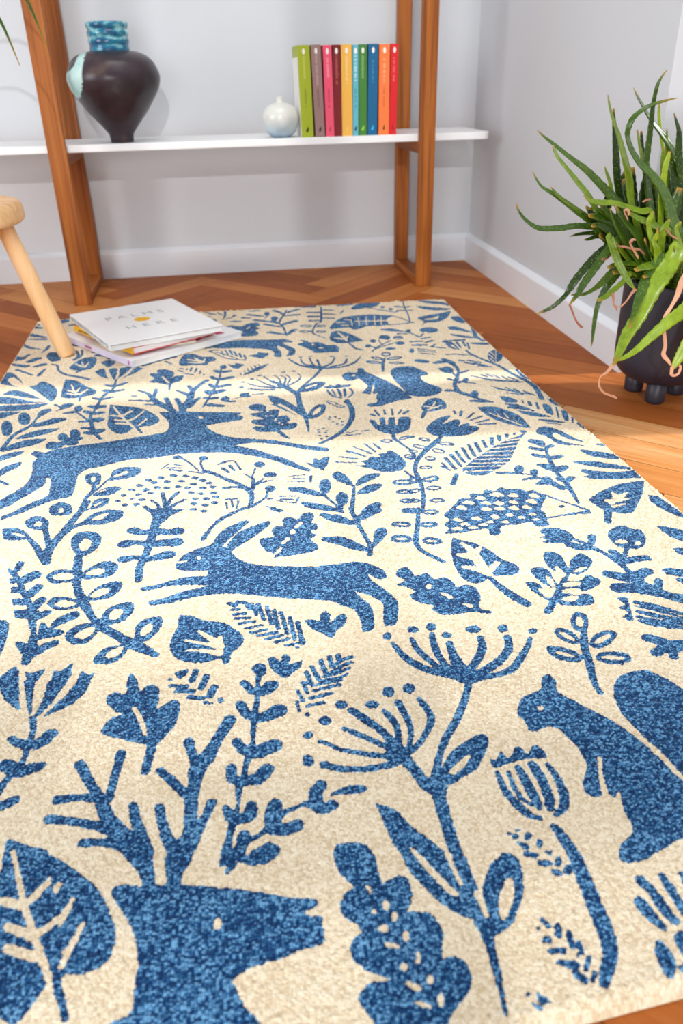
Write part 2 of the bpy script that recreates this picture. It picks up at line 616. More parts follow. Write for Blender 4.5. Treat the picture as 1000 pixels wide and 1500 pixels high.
# colour, label colour word, left/right edge at top, at bottom (m), lettering colour, second lettering, emblem colour
BOOKS = [
    ('#a3b01c', 'lime green', .2260, .2554, .2290, .2597, '#c3c65a', '#7f8c1a', '#1c1a10'),
    ('#9a7873', 'taupe brown', .2583, .2842, .2634, .2852, '#b79c98', '#6f5552', '#1a1416'),
    ('#f25674', 'bright pink', .2871, .3089, .2898, .3094, '#f79aab', '#b83a54', '#a8334c'),
    ('#7c1519', 'dark maroon', .3098, .3289, .3103, .3288, '#b9585a', '#7c1519', '#7c1519'),
    ('#f0b44c', 'golden yellow', .3304, .3574, .3297, .3549, '#f6d592', '#f0b44c', '#f8d488'),
    ('#5fb3c4', 'pale blue', .3583, .3724, .3564, .3702, '#bfe0e6', '#3b8ba3', '#0d2c46'),
    ('#3f7d2e', 'leaf green', .3730, .3936, .3717, .3911, '#86b06e', '#3f7d2e', '#8fd23c'),
    ('#06608f', 'deep blue', .3959, .4194, .3932, .4178, '#2c8ab4', '#06608f', '#35b6e6'),
    ('#f77d3e', 'orange', .4224, .4488, .4209, .4470, '#fbb184', '#d8602a', '#3a1a10'),
    ('#dd1722', 'bright red', .4509, .4700, .4476, .4648, '#ef6a70', '#dd1722', '#2a0c0e'),
]
NEXT = ['leftmost of the row on the shelf', 'between the lime green and pink books', 'between the taupe and maroon books', 'between the pink and yellow books',
        'between the maroon and pale blue books', 'thinnest of the row on the shelf', 'between the pale blue and deep blue books', 'between the leaf green and orange books',
        'between the deep blue and red books', 'at the end of the row by the wooden post']


def flat_poly(bm, pts, y):
    vs_ = [bm.verts.new((px_, y, pz)) for px_, pz in pts]
    bm.faces.new(vs_)


def make_book(i):
    col, word, lt, rtp, lb, rb, c1, c2, ce = BOOKS[i]
    W = (rtp - lt + rb - lb) / 2 - 0.0006
    H, D = 0.1955 + 0.0006 * math.sin(i * 2.1), 0.126
    bk = thing('book', f'{word} paperback book standing {NEXT[i]}', 'book', (lb + 0.0003, 2.1545, SHELF_Z), 0, 'paperbacks in a colour-sorted row on the white shelf')
    bk.rotation_euler = (0, (lt - lb) / H, 0)
    if lt < lb:
        bk.location.z += 0.0002
    else:
        bk.location.z += W * (lt - lb) / H
    cm = mat('book_cover_' + word.replace(' ', '_'), hexc(col), 0.45, 0.4)
    bm = bmesh.new()
    t = 0.0011
    add_box(bm, 0, t, 0, D, 0, H, 0)
    add_box(bm, W - t, W, 0, D, 0, H, 0)
    add_box(bm, t, W - t, 0, t, 0, H, 0)
    if i == 0:      # its front board is white below a green band
        cov = bm_obj('cover', bm, cm, bk)
        bm = bmesh.new()
        q = [(-0.0002, 0.002, 0), (-0.0002, D, 0), (-0.0002, D, H * 0.88), (-0.0002, 0.002, H * 0.88)]
        vs_ = [bm.verts.new(p) for p in q] + [bm.verts.new((0.0, p[1], p[2])) for p in q]
        bm.faces.new(vs_[:4])
        for k in range(4):
            bm.faces.new((vs_[k], vs_[(k + 1) % 4], vs_[4 + (k + 1) % 4], vs_[4 + k]))
        bm_obj('cover_panel', bm, SPINE_WHITE, bk)['label'] = 'white lower part of the front cover'
    else:
        cov = bm_obj('cover', bm, cm, bk)
    bm = bmesh.new()
    add_box(bm, t, W - t, t, D - 0.003, 0.001, H - 0.001, 0)
    bm_obj('page_block', bm, PAGES, bk)['label'] = 'cream page edges'
    # white oval mark near the top of the spine
    bm = bmesh.new()
    cx = W / 2
    flat_poly(bm, [(cx + min(0.0034, W * 0.27) * math.cos(a_), H * 0.935 + 0.0062 * math.sin(a_)) for a_ in [k * PI / 8 for k in range(16)]], -0.00015)
    bm_obj('spine_oval', bm, SPINE_WHITE, bk)['label'] = 'white oval mark'
    # two runs of lettering down the spine
    rng = random.Random(i)
    for nm, cc, z1, z0, wd in (('spine_title', c1, 0.885, 0.56 + 0.1 * rng.random(), 0.0028), ('spine_author', c2, 0.53, 0.33, 0.0022)):
        if cc == col:
            continue
        bm = bmesh.new()
        z = H * z1
        wd = min(wd, W * 0.22)
        while z > H * z0:
            hgt = rng.uniform(0.0012, 0.0026)
            if rng.random() > 0.16:
                flat_poly(bm, [(cx - wd, z - hgt), (cx + wd * rng.uniform(0.4, 1), z - hgt), (cx + wd * rng.uniform(0.6, 1), z), (cx - wd, z)], -0.00012)
            z -= hgt + 0.0009
        bm_obj(nm, bm, mat('spine_ink', hexc(cc), 0.6), bk)
    # small dark or bright emblem at the foot of the spine
    if ce != col:
        bm = bmesh.new()
        k = min(0.0042, W * 0.32)
        sh = [(-0.8, -1.2), (-0.3, -0.9), (0.0, -1.3), (0.3, -0.9), (0.55, -1.25), (0.7, -0.2), (1.0, 0.4), (0.5, 0.7), (0.55, 1.3), (0.1, 0.9), (-0.2, 0.2), (-0.7, -0.1)]
        sh = [(p * math.cos(i) * 0.3 + p * 0.7, q_) for p, q_ in sh]
        flat_poly(bm, [(cx + p * k, H * 0.087 + q_ * k * 1.25) for p, q_ in sh], -0.00015)
        bm_obj('spine_emblem', bm, mat('emblem_ink', hexc(ce), 0.6), bk)


for i in range(10):
    make_book(i)

# ------------------------------------------------------------------ rug
# Control points of every motif, in half millimetres on the rug from its near left corner:
# P filled outline, Q hole in it, S stroke x,y,width, N bare stroke through a motif; c marks a sharp corner.
PATTERN = """
P508,436c 530,424 552,410 577,394 598,379 625,356 648,334 665,310 678,282 687,256 688,235 683,217 672,206 651,202 628,205 616,191 606,170 593,152 580,131 530,134 473,280 481,382
S622,212,16 627,177,12 636,145,14 642,125,14
N615,211,19 599,242,12 581,279,10 566,322,11 557,347,9 545,363,7 531,396,7 523,415,5
N522,355,5 538,350,10 556,344,10
N535,316,6 551,309,9 568,301,10
N540,276,8 559,267,6 581,262,9
N548,232,9 564,228,10 587,215,9 610,214,11
N581,359,11 572,350,11 562,335,12
N603,338,9 593,321,11 579,304,13
N626,313,6 618,290,10 603,261,12
N643,271,7 635,248,9 619,212,16
P678,320c 691,323 717,316 743,314 768,310 803,301 838,292 884,277 918,265 952,256 954,250 948,244 933,240c 938,234 957,231c 956,216 957,199 952,192 932,189 892,180 862,175 845,168 837,163c 840,154 848,134 859,118 870,104 888,75 686,108 691,136 701,138 716,146 717,166 719,189 719,211 715,232 709,252 700,271 687,291 677,311
Q826,240 824,234 820,232 815,235 814,242 816,248 820,250 824,247
S602,562,19 624,518,16 644,480,20
S667,573,18 661,522,14 657,481,15
S579,491,19 604,492,14 631,486,16
S644,480,20 661,438,24 679,410,30 703,379,35 720,347,25 727,316,16
S571,456,18 605,446,15 642,432,17 663,422,23
S628,403,16 660,398,16 685,391,23
S695,461,15 702,428,17 714,395,18 723,369,18
S735,451,15 743,411,16 753,382,20 767,359,21
S762,304,16 762,329,24 767,356,39 778,384,25 782,405,20 783,453,22 788,490,22 793,521,30 807,541,29 821,570,21 847,622,24
S777,581,19 785,549,17 792,518,21
S732,526,14 750,503,17 764,483,16 778,467,19
S814,446,16 804,420,15 791,394,19 781,371,24
P1019,337 1035,329 1043,309 1043,287 1045,263c 1058,270 1071,274 1080,267 1082,245 1076,228 1068,217c 1081,216 1099,210 1106,196 1108,179 1102,161 1097,145c 1110,149 1121,144 1128,130 1127,117 1117,100 1101,88 1090,78 1083,69 1067,55 1007,65 998,89 987,109 987,121 999,131 1008,133c 1029,131 1028,133c 1016,140 999,151 988,166 986,183 995,193 1005,199c 1002,208 990,218 983,231 983,244 994,260 1005,266 995,281 988,293 985,319 994,338
N1024,264,5 1027,254,5
N1025,227,6 1027,225,6
Q1048,231 1046,226 1042,224 1039,227 1039,232 1041,237 1045,239 1048,236
Q1055,213 1053,208 1049,206 1047,209 1047,214 1049,219 1053,221 1055,218
Q1041,199 1038,196 1032,195 1027,198 1025,202 1029,205 1034,206 1040,204
Q1064,184 1061,179 1058,177 1055,180 1055,185 1057,190 1061,192 1063,189
N1033,178,6 1047,172,6
Q1072,154 1070,148 1067,146 1065,149 1066,155 1068,161 1071,163 1073,160
Q1055,144 1052,141 1047,140 1043,142 1042,146 1045,150 1049,150 1053,148
Q1081,124 1079,120 1075,119 1073,121 1073,125 1075,129 1078,131 1081,128
N1048,125,5 1061,116,8
N1054,100,6 1068,93,6
Q1087,97 1084,92 1081,90 1078,93 1079,99 1081,104 1085,106 1087,103
S1154,66,3 1157,93,8 1161,131,11 1163,165,15 1162,189,20 1160,227,23 1160,267,21 1159,301,19 1157,310,20 1159,356,20 1160,388,21 1162,415,26
S1162,415,32 1148,424,26 1138,451,19 1127,478,23 1116,497,37
S1160,425,19 1172,455,14 1184,483,12 1203,515,14 1237,562,15 1261,602,14 1281,644,14 1288,667,19
S1107,476,16 1075,472,13 1048,473,13 1016,481,14 995,493,16
S1107,489,15 1064,504,11 1027,520,10 1009,535,9 994,545,9
S1106,510,15 1091,523,12 1066,545,13 1038,568,9
S1113,519,16 1100,553,16 1076,586,18 1059,609,16
S1122,513,14 1128,552,12 1123,578,14 1114,599,9
S1133,492,8 1149,540,10 1150,573,13 1143,616,14
S1133,492,12 1162,518,11 1190,562,14 1188,597,14 1181,618,9
P1143,643 1138,634 1129,632 1122,637 1121,647 1126,656 1135,659 1142,653
P1182,646 1176,637 1167,634 1160,640 1159,650 1164,659 1173,661 1181,656
P1110,615 1104,609 1095,607 1087,612 1085,620 1090,626 1099,628 1107,623
P1055,624 1051,617 1042,615 1034,619 1032,628 1036,635 1045,637 1053,632
P1022,590 1017,582 1008,580 1001,585 998,594 1003,601 1011,603 1019,598
P985,561 982,555 976,553 970,557 968,564 972,570 978,572 984,568
P980,504 976,495 969,492 962,497 960,507 964,516 972,519 978,513
P1167,424c 1180,454 1203,484 1231,502 1259,515 1272,511 1270,495 1254,467 1233,441 1207,428 1184,418
Q1233,473 1221,469 1200,454 1187,444 1195,437 1213,448 1227,463
P1062,403c 1090,384 1104,356 1122,331 1140,303 1147,278 1152,257 1156,230 1160,189c 1138,201 1119,218 1103,244 1086,277 1079,309 1074,322 1068,356 1064,382
Q1095,321 1103,308 1120,276 1133,252 1144,232 1134,230 1123,249 1110,273 1099,300
N1143,307,4 1146,280,6 1150,251,6 1151,245,5
P1162,165c 1168,193 1173,222 1184,247 1203,271 1224,283 1238,278 1242,264 1237,238 1225,211 1212,193 1200,178 1181,169
Q1216,244 1200,225 1191,206 1188,187 1197,190 1211,208 1220,227 1223,243
N1169,228,10 1171,195,6
S1313,314,14 1318,289,17 1321,259,21 1319,218,22 1316,175,23 1314,144,22 1307,118,19 1294,100,18 1283,85,12
P1256,307 1253,304 1249,303 1246,305 1245,309 1248,312 1253,313 1256,311
P1261,317 1259,315 1256,315 1253,316 1252,318 1254,320 1258,320 1261,319
P1274,305 1270,300 1265,298 1262,301 1263,307 1267,313 1271,314 1274,311
S1252,296,8 1259,289,12
P1285,290 1282,285 1278,283 1275,286 1276,292 1279,297 1284,299 1286,296
P1293,275 1292,274 1289,273 1287,275 1287,277 1288,278 1291,279 1293,278
P1247,313 1245,310 1242,310 1240,311 1240,314 1242,317 1245,318 1247,316
S1256,277,10 1266,273,11
S1286,275,7 1288,271,7
S1270,260,11 1281,257,11
P1300,257 1296,251 1291,249 1289,252 1290,259 1294,265 1299,267 1301,264
S1285,242,8 1291,238,7
P1309,242 1304,236 1299,234 1296,237 1297,244 1302,250 1307,252 1310,249
P1286,244 1284,241 1281,240 1279,242 1279,245 1281,247 1284,248 1286,246
S1241,177,8 1245,167,8
P1234,167 1232,165 1230,164 1229,166 1229,168 1230,170 1233,171 1234,169
S1257,165,10 1253,153,9
P1244,149 1240,145 1235,145 1231,147 1230,151 1233,155 1239,155 1243,153
S1236,135,9 1251,132,9
S1267,154,8 1264,137,9
S1274,138,9 1273,128,9
P1270,123 1268,121 1265,120 1263,122 1263,124 1265,126 1268,126 1270,125
S1240,119,9 1258,112,12
S1279,119,7 1269,105,8
S1255,102,10 1261,93,11
S1279,100,6 1271,91,7
P1191,88 1189,85 1186,84 1185,86 1185,89 1187,92 1189,93 1191,91
S1200,84,6 1203,76,8
S1190,76,5 1196,70,7
S1207,80,4 1211,74,4
S1394,211,16 1402,189,16 1404,165,16 1409,147,13
S1377,180,17 1382,159,18 1390,141,11
S1426,212,12 1427,190,14 1428,164,13 1429,144,10
S1454,210,11 1455,195,14
P1365,117 1375,127 1381,118 1384,103 1378,88 1367,76 1361,84 1360,100
P1397,128 1413,133 1429,120 1403,75 1384,82 1381,90 1394,94 1395,105 1395,117
P1410,621 1422,638 1432,639 1437,621 1430,592 1437,582 1460,549 1488,514 1508,478 1522,440 1531,408 1537,376 1542,363 1546,342 1578,284 1545,230 1485,263 1464,257 1441,249 1434,247 1413,239 1384,241 1384,256 1395,270 1418,284c 1425,298 1425,320 1430,342 1438,365c 1426,353 1417,358 1415,368 1401,356 1387,362 1385,380 1400,405 1410,422 1410,440 1410,459 1402,484 1393,505 1377,511 1360,506 1347,507 1346,526 1345,535 1339,549 1348,569 1364,590 1382,596 1402,604
N1435,430,7 1421,394,7 1413,365,10
Q1391,556 1387,552 1382,551 1378,554 1378,558 1381,562 1386,563 1390,560
P1538,594 1561,614 1591,621 1616,617 1636,591 1652,560 1684,505 1571,317 1547,373 1545,391 1539,422 1529,454 1522,487 1517,522 1522,560
P1260,463c 1268,454 1285,475c 1288,458 1300,463 1312,479 1320,469 1323,457c 1342,475 1352,462 1350,445 1323,448 1294,445 1263,438 1258,444
S1263,429,9 1264,390,13 1271,366,14 1282,344,14 1298,331,7
S1281,428,8 1280,391,9 1284,370,8 1294,358,6
S1300,433,13 1302,397,19 1304,360,14 1303,350,8
S1324,435,17 1327,397,17 1324,366,17 1319,346,12
S1348,432,9 1352,403,13 1350,372,16 1340,347,14 1322,334,8
P408,802 425,811 453,830c 455,791 467,751 492,698 503,685c 474,701 442,728 412,756
P468,821c 485,813 507,824c 501,797 494,784 497,737 501,694 488,720 476,764 469,789 476,792
P523,816c 535,809 554,831c 556,793 551,774 536,730 516,691 507,688 515,734 517,780 521,784
P574,807c 589,789 601,797c 595,766 587,735 564,707 520,684c 549,728 565,762 570,778
P513,685 511,681 506,680 500,683 497,688 499,692 504,693 510,690
S508,673,17 510,636,16 507,614,19
S480,639,20 494,621,21 511,612,18
S544,642,24 533,626,28 510,614,26
S502,606,11 507,578,12 500,559,24 488,549,23 479,539,21
S540,569,17 525,560,23 509,548,24 494,544,20
P462,597 479,592 491,573 495,551 484,528 475,526
S509,500,21 500,488,22 490,480,18
P662,754 663,728 658,721c 642,730 629,720 633,699 649,678 663,668c 645,664 632,647 631,626 661,609 691,594 708,587 730,591 746,614 755,630 761,668 756,689 744,689 732,682 717,666c 723,697 722,725 708,739 696,734 687,722c 683,746 677,766 667,778
N680,682,8 692,654,9 705,612,7
S717,584,17 713,554,16 709,527,15
S906,735,14 901,712,9 897,666,9 889,619,13 884,567,8 879,540,18 870,515,10 866,494,10 857,467,12 854,434,6 847,412,16 841,385,11 835,362,14 829,334,12
S847,348,22 842,332,15 834,318,7
S835,348,9 826,335,5
S847,340,11 871,331,16 890,332,17 903,343,17
S861,376,18 852,348,20
S896,347,22 876,341,20
S876,714,17 890,688,17
S925,700,28 912,686,26 896,687,18
S867,658,19 875,634,20 889,619,18
S932,631,33 910,620,26 892,617,21
S857,569,17 866,550,19 879,536,18
S917,549,30 896,541,30 879,534,21
S846,512,18 847,490,19 857,481,17
S902,499,26 887,483,26 863,480,21
S836,432,12 841,415,17 849,410,15
S874,431,16 870,412,23 852,407,19
S910,426,23 905,402,28 908,383,21
S939,381,22 924,377,22 904,379,21
S918,405,13 937,413,8 959,419,12
S984,452,21 974,437,22 973,417,21
S997,409,20 978,405,20 964,418,15
S896,384,12 880,371,8 865,366,13
S997,429,5 1014,434,12 1030,434,19 1047,433,14
S442,1215,19 438,1261,24 444,1300,24 460,1356,22 473,1406,21 491,1467,18 502,1513,14
S442,1215,19 423,1256,18 399,1309,15 376,1346,12
S440,1273,14 424,1337,14 410,1391,16
P297,1395 324,1403 356,1388 384,1343 362,1334 328,1342 300,1365
Q332,1376 355,1368 372,1347 352,1357
P355,1428 369,1453 395,1449 416,1416 416,1379 394,1380 369,1397
Q380,1410 388,1426 399,1414 398,1398 389,1400
S454,1340,24 478,1374,17 508,1397,19
P500,1391 520,1438 552,1455 597,1441 594,1401 560,1380 527,1380
Q521,1407 542,1433 563,1436 547,1408
S513,1232,19 520,1149,23 529,1092,18 549,1035,22 574,975,16 595,941,22 636,897,22 668,866,28 710,826,16
P508,1234 487,1292 487,1333 509,1350 539,1340 557,1312 554,1263 539,1239 521,1229
Q517,1256 507,1284 515,1310 532,1302 536,1275 528,1255
P452,1151 464,1174 490,1176 514,1161 519,1127 498,1121 472,1121
Q466,1147 480,1162 508,1156 514,1139 496,1131 481,1134
P528,1144 550,1180 575,1197 603,1185 610,1158 593,1128 564,1125 537,1128
Q538,1150 559,1167 579,1161 577,1144 558,1139
P551,1045 568,1085 596,1103 622,1103 623,1068 602,1042 574,1036
Q559,1056 573,1078 595,1081 599,1065 583,1051 565,1048
P472,1043 481,1064 506,1063 534,1045 550,1026 527,1013 495,1016
Q488,1039 504,1050 523,1043 536,1029 519,1022 499,1026
P594,950 599,995 619,1013 650,1017 658,990 645,956 625,943
Q610,962 611,988 624,998 636,986 627,961
P591,928 580,950 552,955 531,935 528,913 548,888 571,886 585,906
Q545,917 561,936 582,940 581,918 566,903
P668,877 667,928 683,949 714,952 719,925 707,892 685,871
Q678,894 680,919 694,932 701,916 691,897
P658,870 632,870 607,861 592,834 598,820 627,815 645,827 656,852
Q613,839 626,858 646,864 641,843 626,832
S334,1224,12 377,1179,13 396,1144,13 415,1093,13 437,1043,14 452,985,16 463,936,12 466,897,24 466,865,22 464,847,17
S383,1222,20 380,1189,15
S422,1163,38 405,1145,31
S441,1111,25 428,1084,25
S457,1059,24 447,1035,26
S360,1154,18 390,1148,22
S368,1111,23 401,1109,25
S389,1065,25 425,1058,24
S405,1018,27 445,1009,35
S476,1008,22 460,999,29
S441,904,24 461,882,22
S510,900,20 489,887,26 472,874,29
S534,989,28 509,972,26 498,953,11
S476,966,14 485,938,25 508,933,25
S511,933,24 482,928,24
S387,973,13 405,919,11 409,870,10
S689,1429,23 684,1348,25 676,1265,22 668,1203,18 659,1159,19 659,1099,17
S631,1332,33 652,1317,25 685,1317,38
S617,1268,37 643,1271,21 676,1256,31
S619,1198,30 648,1199,20 666,1192,22
S685,1317,33 723,1306,28 739,1307,38
S676,1256,33 721,1255,33 735,1254,42
S669,1187,22 700,1193,30 721,1199,37
S672,1429,14 689,1368,17
S721,1417,24 694,1368,24
P739,1146 755,1187 786,1212 818,1226 826,1240 844,1283 878,1315 908,1331 916,1321 898,1294 868,1249 846,1212c 858,1209c 863,1229 889,1274 924,1298 963,1317 969,1302 938,1261 895,1215 870,1188 880,1156 903,1129 944,1110 998,1096 1055,1086 1114,1086 1114,1086 1138,1089 1168,1079 1195,1052 1206,1025 1197,1005 1179,1013 1164,1035c 1170,1004 1192,963 1207,921 1201,879 1186,839 1163,838c 1169,879 1175,915 1155,947 1123,972c 1133,948 1149,913 1148,870 1139,831 1117,827c 1119,864 1114,901 1089,924 1067,944 1021,959 950,981 896,1001 853,1012 805,1014 762,1006 734,998 694,997 688,1013 715,1017 751,1034 787,1044 816,1050c 776,1060 731,1063 673,1055 668,1069 701,1075 731,1087 772,1095 811,1092c 814,1112c 779,1119 752,1124
Q798,1169 796,1165 792,1164 788,1166 787,1172 788,1176 792,1177 796,1175
N747,1160,8 762,1162,8
S802,1257,15 823,1312,11 849,1352,14 880,1378,14 907,1401,12
S718,1399,15 743,1421,12
P957,1130 968,1153 949,1173 937,1207 939,1231 957,1236 972,1235 968,1268 982,1287 999,1283 999,1314 1016,1329 1038,1311 1051,1336 1074,1341 1080,1317 1070,1287 1081,1277 1078,1251 1062,1244 1072,1223 1058,1205 1071,1178 1066,1155 1035,1146 994,1142 966,1139
N1044,1292,9 1030,1272,11
Q1026,1248 1023,1240 1018,1238 1013,1242 1011,1251 1014,1259 1020,1261 1025,1257
N1004,1219,11 990,1202,10
N984,1179,8 970,1158,9
S1104,1323,21 1121,1304,29 1144,1281,24
S1115,1198,26 1130,1187,34 1154,1159,32 1182,1134,16
P753,951c 777,944 805,921 840,909 866,881 881,852 876,828 857,805 851,780 840,774 834,793 805,786 773,792 750,809 737,843 741,881 750,907
N834,807,11 833,842,16 822,852,15 793,888,7
N835,861,10 832,837,14
N768,861,7 805,844,10 835,831,18
N770,829,7 798,824,10 833,809,17
S857,973,13 868,964,13
S875,976,12 883,972,12
S891,970,10 898,945,9
S904,964,10 911,924,9
S917,962,10 925,904,10
S934,949,9 940,885,10
S948,934,10 952,865,9
S962,923,10 968,848,9
S978,901,10 981,826,9
S992,881,10 995,810,11
S862,950,10 876,949,10
S865,933,10 888,931,10
S868,917,10 896,915,10
S875,899,9 906,900,9
S887,880,9 919,885,9
S896,863,10 928,869,10
S910,851,10 947,855,10
S924,837,10 957,844,10
S942,824,10 969,830,10
S961,809,8 986,813,9
P988,799 986,796 983,796 980,798 979,801 980,804 984,804 987,802
P1006,887c 1020,888 1036,874c 1043,902 1053,909 1062,895 1056,868c 1072,884 1085,894 1090,895 1093,875 1082,853 1066,839 1054,818 1035,838 1019,853
P924,776c 935,781 948,764 953,780 964,782 967,765 962,754 989,761c 985,741 969,729 952,714 937,730 926,752
P893,755 904,766 917,760 919,740 910,726 896,737
P749,766 773,771 770,755 758,746
S789,764,13 781,738,15
S808,745,14 798,713,14
S743,730,11 771,723,12
S755,714,13 783,707,13
S777,692,12 801,685,13
S822,712,15 814,690,16
S804,673,6 817,669,6
P837,674 836,668 832,666 829,670 827,676 829,682 832,684 836,681
P747,746 746,743 742,742 739,744 737,748 738,752 742,753 745,751
S992,725,10 998,690,9
S1004,738,10 1012,702,11
S1023,752,11 1027,719,11
S1041,762,11 1041,731,10
S1058,764,12 1057,748,10
S1083,754,9 1062,747,10 1047,735,8
S1080,738,8 1059,730,10 1034,712,8
S1073,723,9 1057,716,10 1024,707,9
S1066,707,7 1055,701,9 1016,694,9
S982,698,9 988,667,8
S971,676,8 978,647,8
S967,648,7 968,623,7
S992,696,9 1000,685,8
S1008,686,8 1053,691,8
S1000,671,9 1048,679,10
S990,652,9 1030,658,10
S984,633,9 1011,637,10
P986,613 984,608 981,607 977,610 977,615 979,619 982,620 985,618
S1178,1344,14 1181,1271,12 1187,1209,12 1193,1151,12 1183,1110,13
S1131,1307,28 1164,1270,27 1183,1270,17
S1238,1322,34 1208,1301,31 1185,1281,14
P1199,1146 1212,1205 1230,1231 1245,1224 1240,1191 1215,1159
S1094,1202,23 1129,1183,33 1154,1159,31 1184,1131,14
S1348,1311,11 1325,1226,12 1304,1154,15 1304,1115,13 1321,1084,14 1343,1054,13
S1307,1232,8 1302,1227,10 1291,1227,11 1278,1230,11 1268,1236,10 1266,1243,6 1271,1247,10 1282,1248,12 1295,1245,12 1305,1238,10 1307,1232,8
S1372,1223,7 1367,1218,9 1356,1215,11 1345,1217,11 1336,1221,10 1334,1227,6 1339,1232,10 1349,1234,11 1361,1233,12 1369,1229,11 1372,1223,8
S1292,1163,10 1286,1157,12 1275,1156,14 1262,1160,14 1253,1167,12 1251,1175,7 1256,1181,13 1268,1182,15 1281,1178,14 1290,1171,12 1292,1163,9
S1360,1140,9 1355,1135,11 1344,1134,13 1332,1138,13 1324,1144,11 1322,1152,7 1327,1157,11 1338,1158,13 1350,1154,13 1358,1147,11 1360,1140,9
S1344,1295,6 1339,1292,8 1329,1291,9 1317,1293,9 1308,1298,8 1306,1303,4 1310,1307,8 1320,1308,9 1332,1305,9 1341,1301,8 1344,1295,7
S1391,1283,7 1386,1278,9 1376,1277,10 1365,1279,10 1356,1284,9 1354,1290,5 1359,1294,9 1369,1296,10 1381,1294,10 1389,1289,9 1391,1283,7
P1376,1174c 1396,1195 1390,1220 1409,1236 1402,1264 1421,1286 1445,1315 1467,1342 1493,1341 1502,1367 1531,1357 1544,1379 1568,1366 1590,1386 1603,1371 1632,1366 1652,1350 1669,1355 1682,1329 1695,1318 1667,1276 1648,1239 1655,1234 1645,1191 1639,1164 1608,1168 1601,1195 1554,1187 1522,1180 1511,1148 1485,1147 1486,1178 1419,1170
S1694,1316,9 1706,1296,7 1729,1268,7 1748,1246,8 1764,1221,13
S1556,1187,10 1601,1195,9 1647,1201,8 1694,1207,8 1736,1211,11 1760,1211,16
P1715,1251 1711,1246 1704,1245 1699,1248 1699,1254 1703,1258 1710,1259 1715,1256
Q1548,1350 1572,1361 1584,1335 1564,1333
Q1505,1339 1524,1347 1533,1327 1516,1326
Q1595,1337 1613,1346 1621,1326 1605,1323
Q1648,1327 1664,1336 1674,1312 1655,1313
Q1466,1319 1485,1327 1496,1308 1479,1307
Q1510,1308 1528,1317 1538,1297 1523,1297
Q1543,1302 1561,1312 1571,1293 1553,1289
Q1584,1302 1600,1308 1607,1286 1593,1287
Q1627,1296 1647,1305 1655,1283 1638,1281
Q1441,1296 1460,1305 1470,1284 1454,1283
Q1502,1277 1520,1286 1530,1267 1513,1265
Q1535,1273 1553,1282 1563,1265 1546,1262
Q1572,1271 1591,1280 1599,1258 1583,1257
Q1608,1269 1624,1276 1632,1255 1617,1255
Q1416,1237 1432,1245 1441,1228 1427,1226
Q1464,1233 1480,1242 1488,1225 1474,1222
Q1513,1234 1529,1242 1536,1225 1522,1222
Q1553,1235 1566,1242 1572,1227 1561,1225
Q1427,1211 1443,1219 1453,1203 1438,1203
Q1471,1200 1487,1207 1495,1193 1482,1193
Q1402,1192 1420,1201 1431,1187 1415,1183
Q1442,1191 1458,1199 1467,1185 1453,1183
Q1494,1209 1507,1217 1514,1205 1502,1202
Q1531,1202 1544,1210 1551,1196 1539,1195
Q1577,1220 1590,1226 1596,1213 1585,1211
Q1611,1228 1624,1234 1630,1221 1619,1219
Q1609,1200 1622,1206 1628,1194 1617,1193
P1393,1154c 1410,1138 1437,1117 1460,1085 1477,1037 1495,1018 1502,1004 1499,983 1478,971 1432,974 1407,956 1381,958 1366,985 1364,1035 1373,1094
N1429,982,17 1424,1010,23 1422,1054,25 1421,1085,22 1408,1123,9
N1444,1098,10 1421,1066,18
N1387,1074,15 1416,1061,31
N1462,1026,14 1436,997,18
N1383,1021,13 1412,1008,21 1428,986,19
S1427,972,11 1437,931,19 1452,896,23 1471,860,22
P1216,979c 1241,993 1226,1015 1239,1041 1259,1041 1265,1007c 1279,1008 1295,1011 1306,986 1328,989 1342,969 1347,946 1368,954 1385,934 1384,902 1371,866 1394,847c 1382,842 1353,854 1326,850 1288,856 1271,875 1279,889 1250,907 1238,935 1252,945 1238,965
Q1292,958 1289,952 1283,950 1279,954 1279,960 1282,966 1288,968 1292,965
N1308,929,8 1320,913,13
N1342,884,6 1354,874,11
S1169,781,10 1178,747,14 1194,716,18 1221,689,20 1255,671,24 1280,657,33
S1208,788,11 1211,758,14 1221,729,15 1236,699,14 1251,681,13
S1251,797,12 1246,756,15 1248,719,15 1256,685,15
S1277,762,15 1275,730,18 1276,699,25 1282,663,29
S1341,769,15 1337,740,17 1318,707,17 1288,672,17
S1394,760,16 1385,726,17 1358,695,20 1320,671,20 1290,659,23
S1282,651,25 1314,653,14 1341,655,15 1372,667,17 1397,693,15 1423,725,13 1437,749,10
P1172,803 1168,795 1160,793 1154,797 1153,806 1157,814 1165,816 1171,812
P1229,814 1223,807 1215,805 1207,810 1206,818 1211,825 1220,827 1227,822
P1266,817 1261,808 1252,806 1245,811 1245,821 1250,830 1259,832 1265,827
P1289,786 1284,780 1276,778 1269,782 1268,790 1273,796 1281,798 1288,793
P1351,794 1344,786 1332,785 1322,790 1320,800 1327,807 1339,809 1349,803
P1404,786 1398,777 1390,775 1384,780 1384,790 1390,798 1399,801 1405,796
P1459,768 1454,762 1447,761 1441,765 1440,771 1445,776 1453,778 1459,774
S1820,1225,22 1787,1155,17
P1893,1118c 1921,1104 1944,1083 1966,1046 1918,1037 1896,1075
P1878,1013c 1902,1008 1911,986 1887,981 1878,995
P1616,1152 1645,1152 1669,1135 1676,1099 1655,1080 1621,1082 1595,1092 1610,1101 1597,1114 1613,1120 1607,1134
S1670,1097,12 1688,1070,14 1702,1044,14 1715,1018,13 1729,978,15 1734,938,16 1735,893,30 1752,857,36 1769,839,31 1800,818,35
S1719,1096,21 1704,1067,16 1691,1058,10
S1654,1069,27 1672,1053,29 1701,1042,16
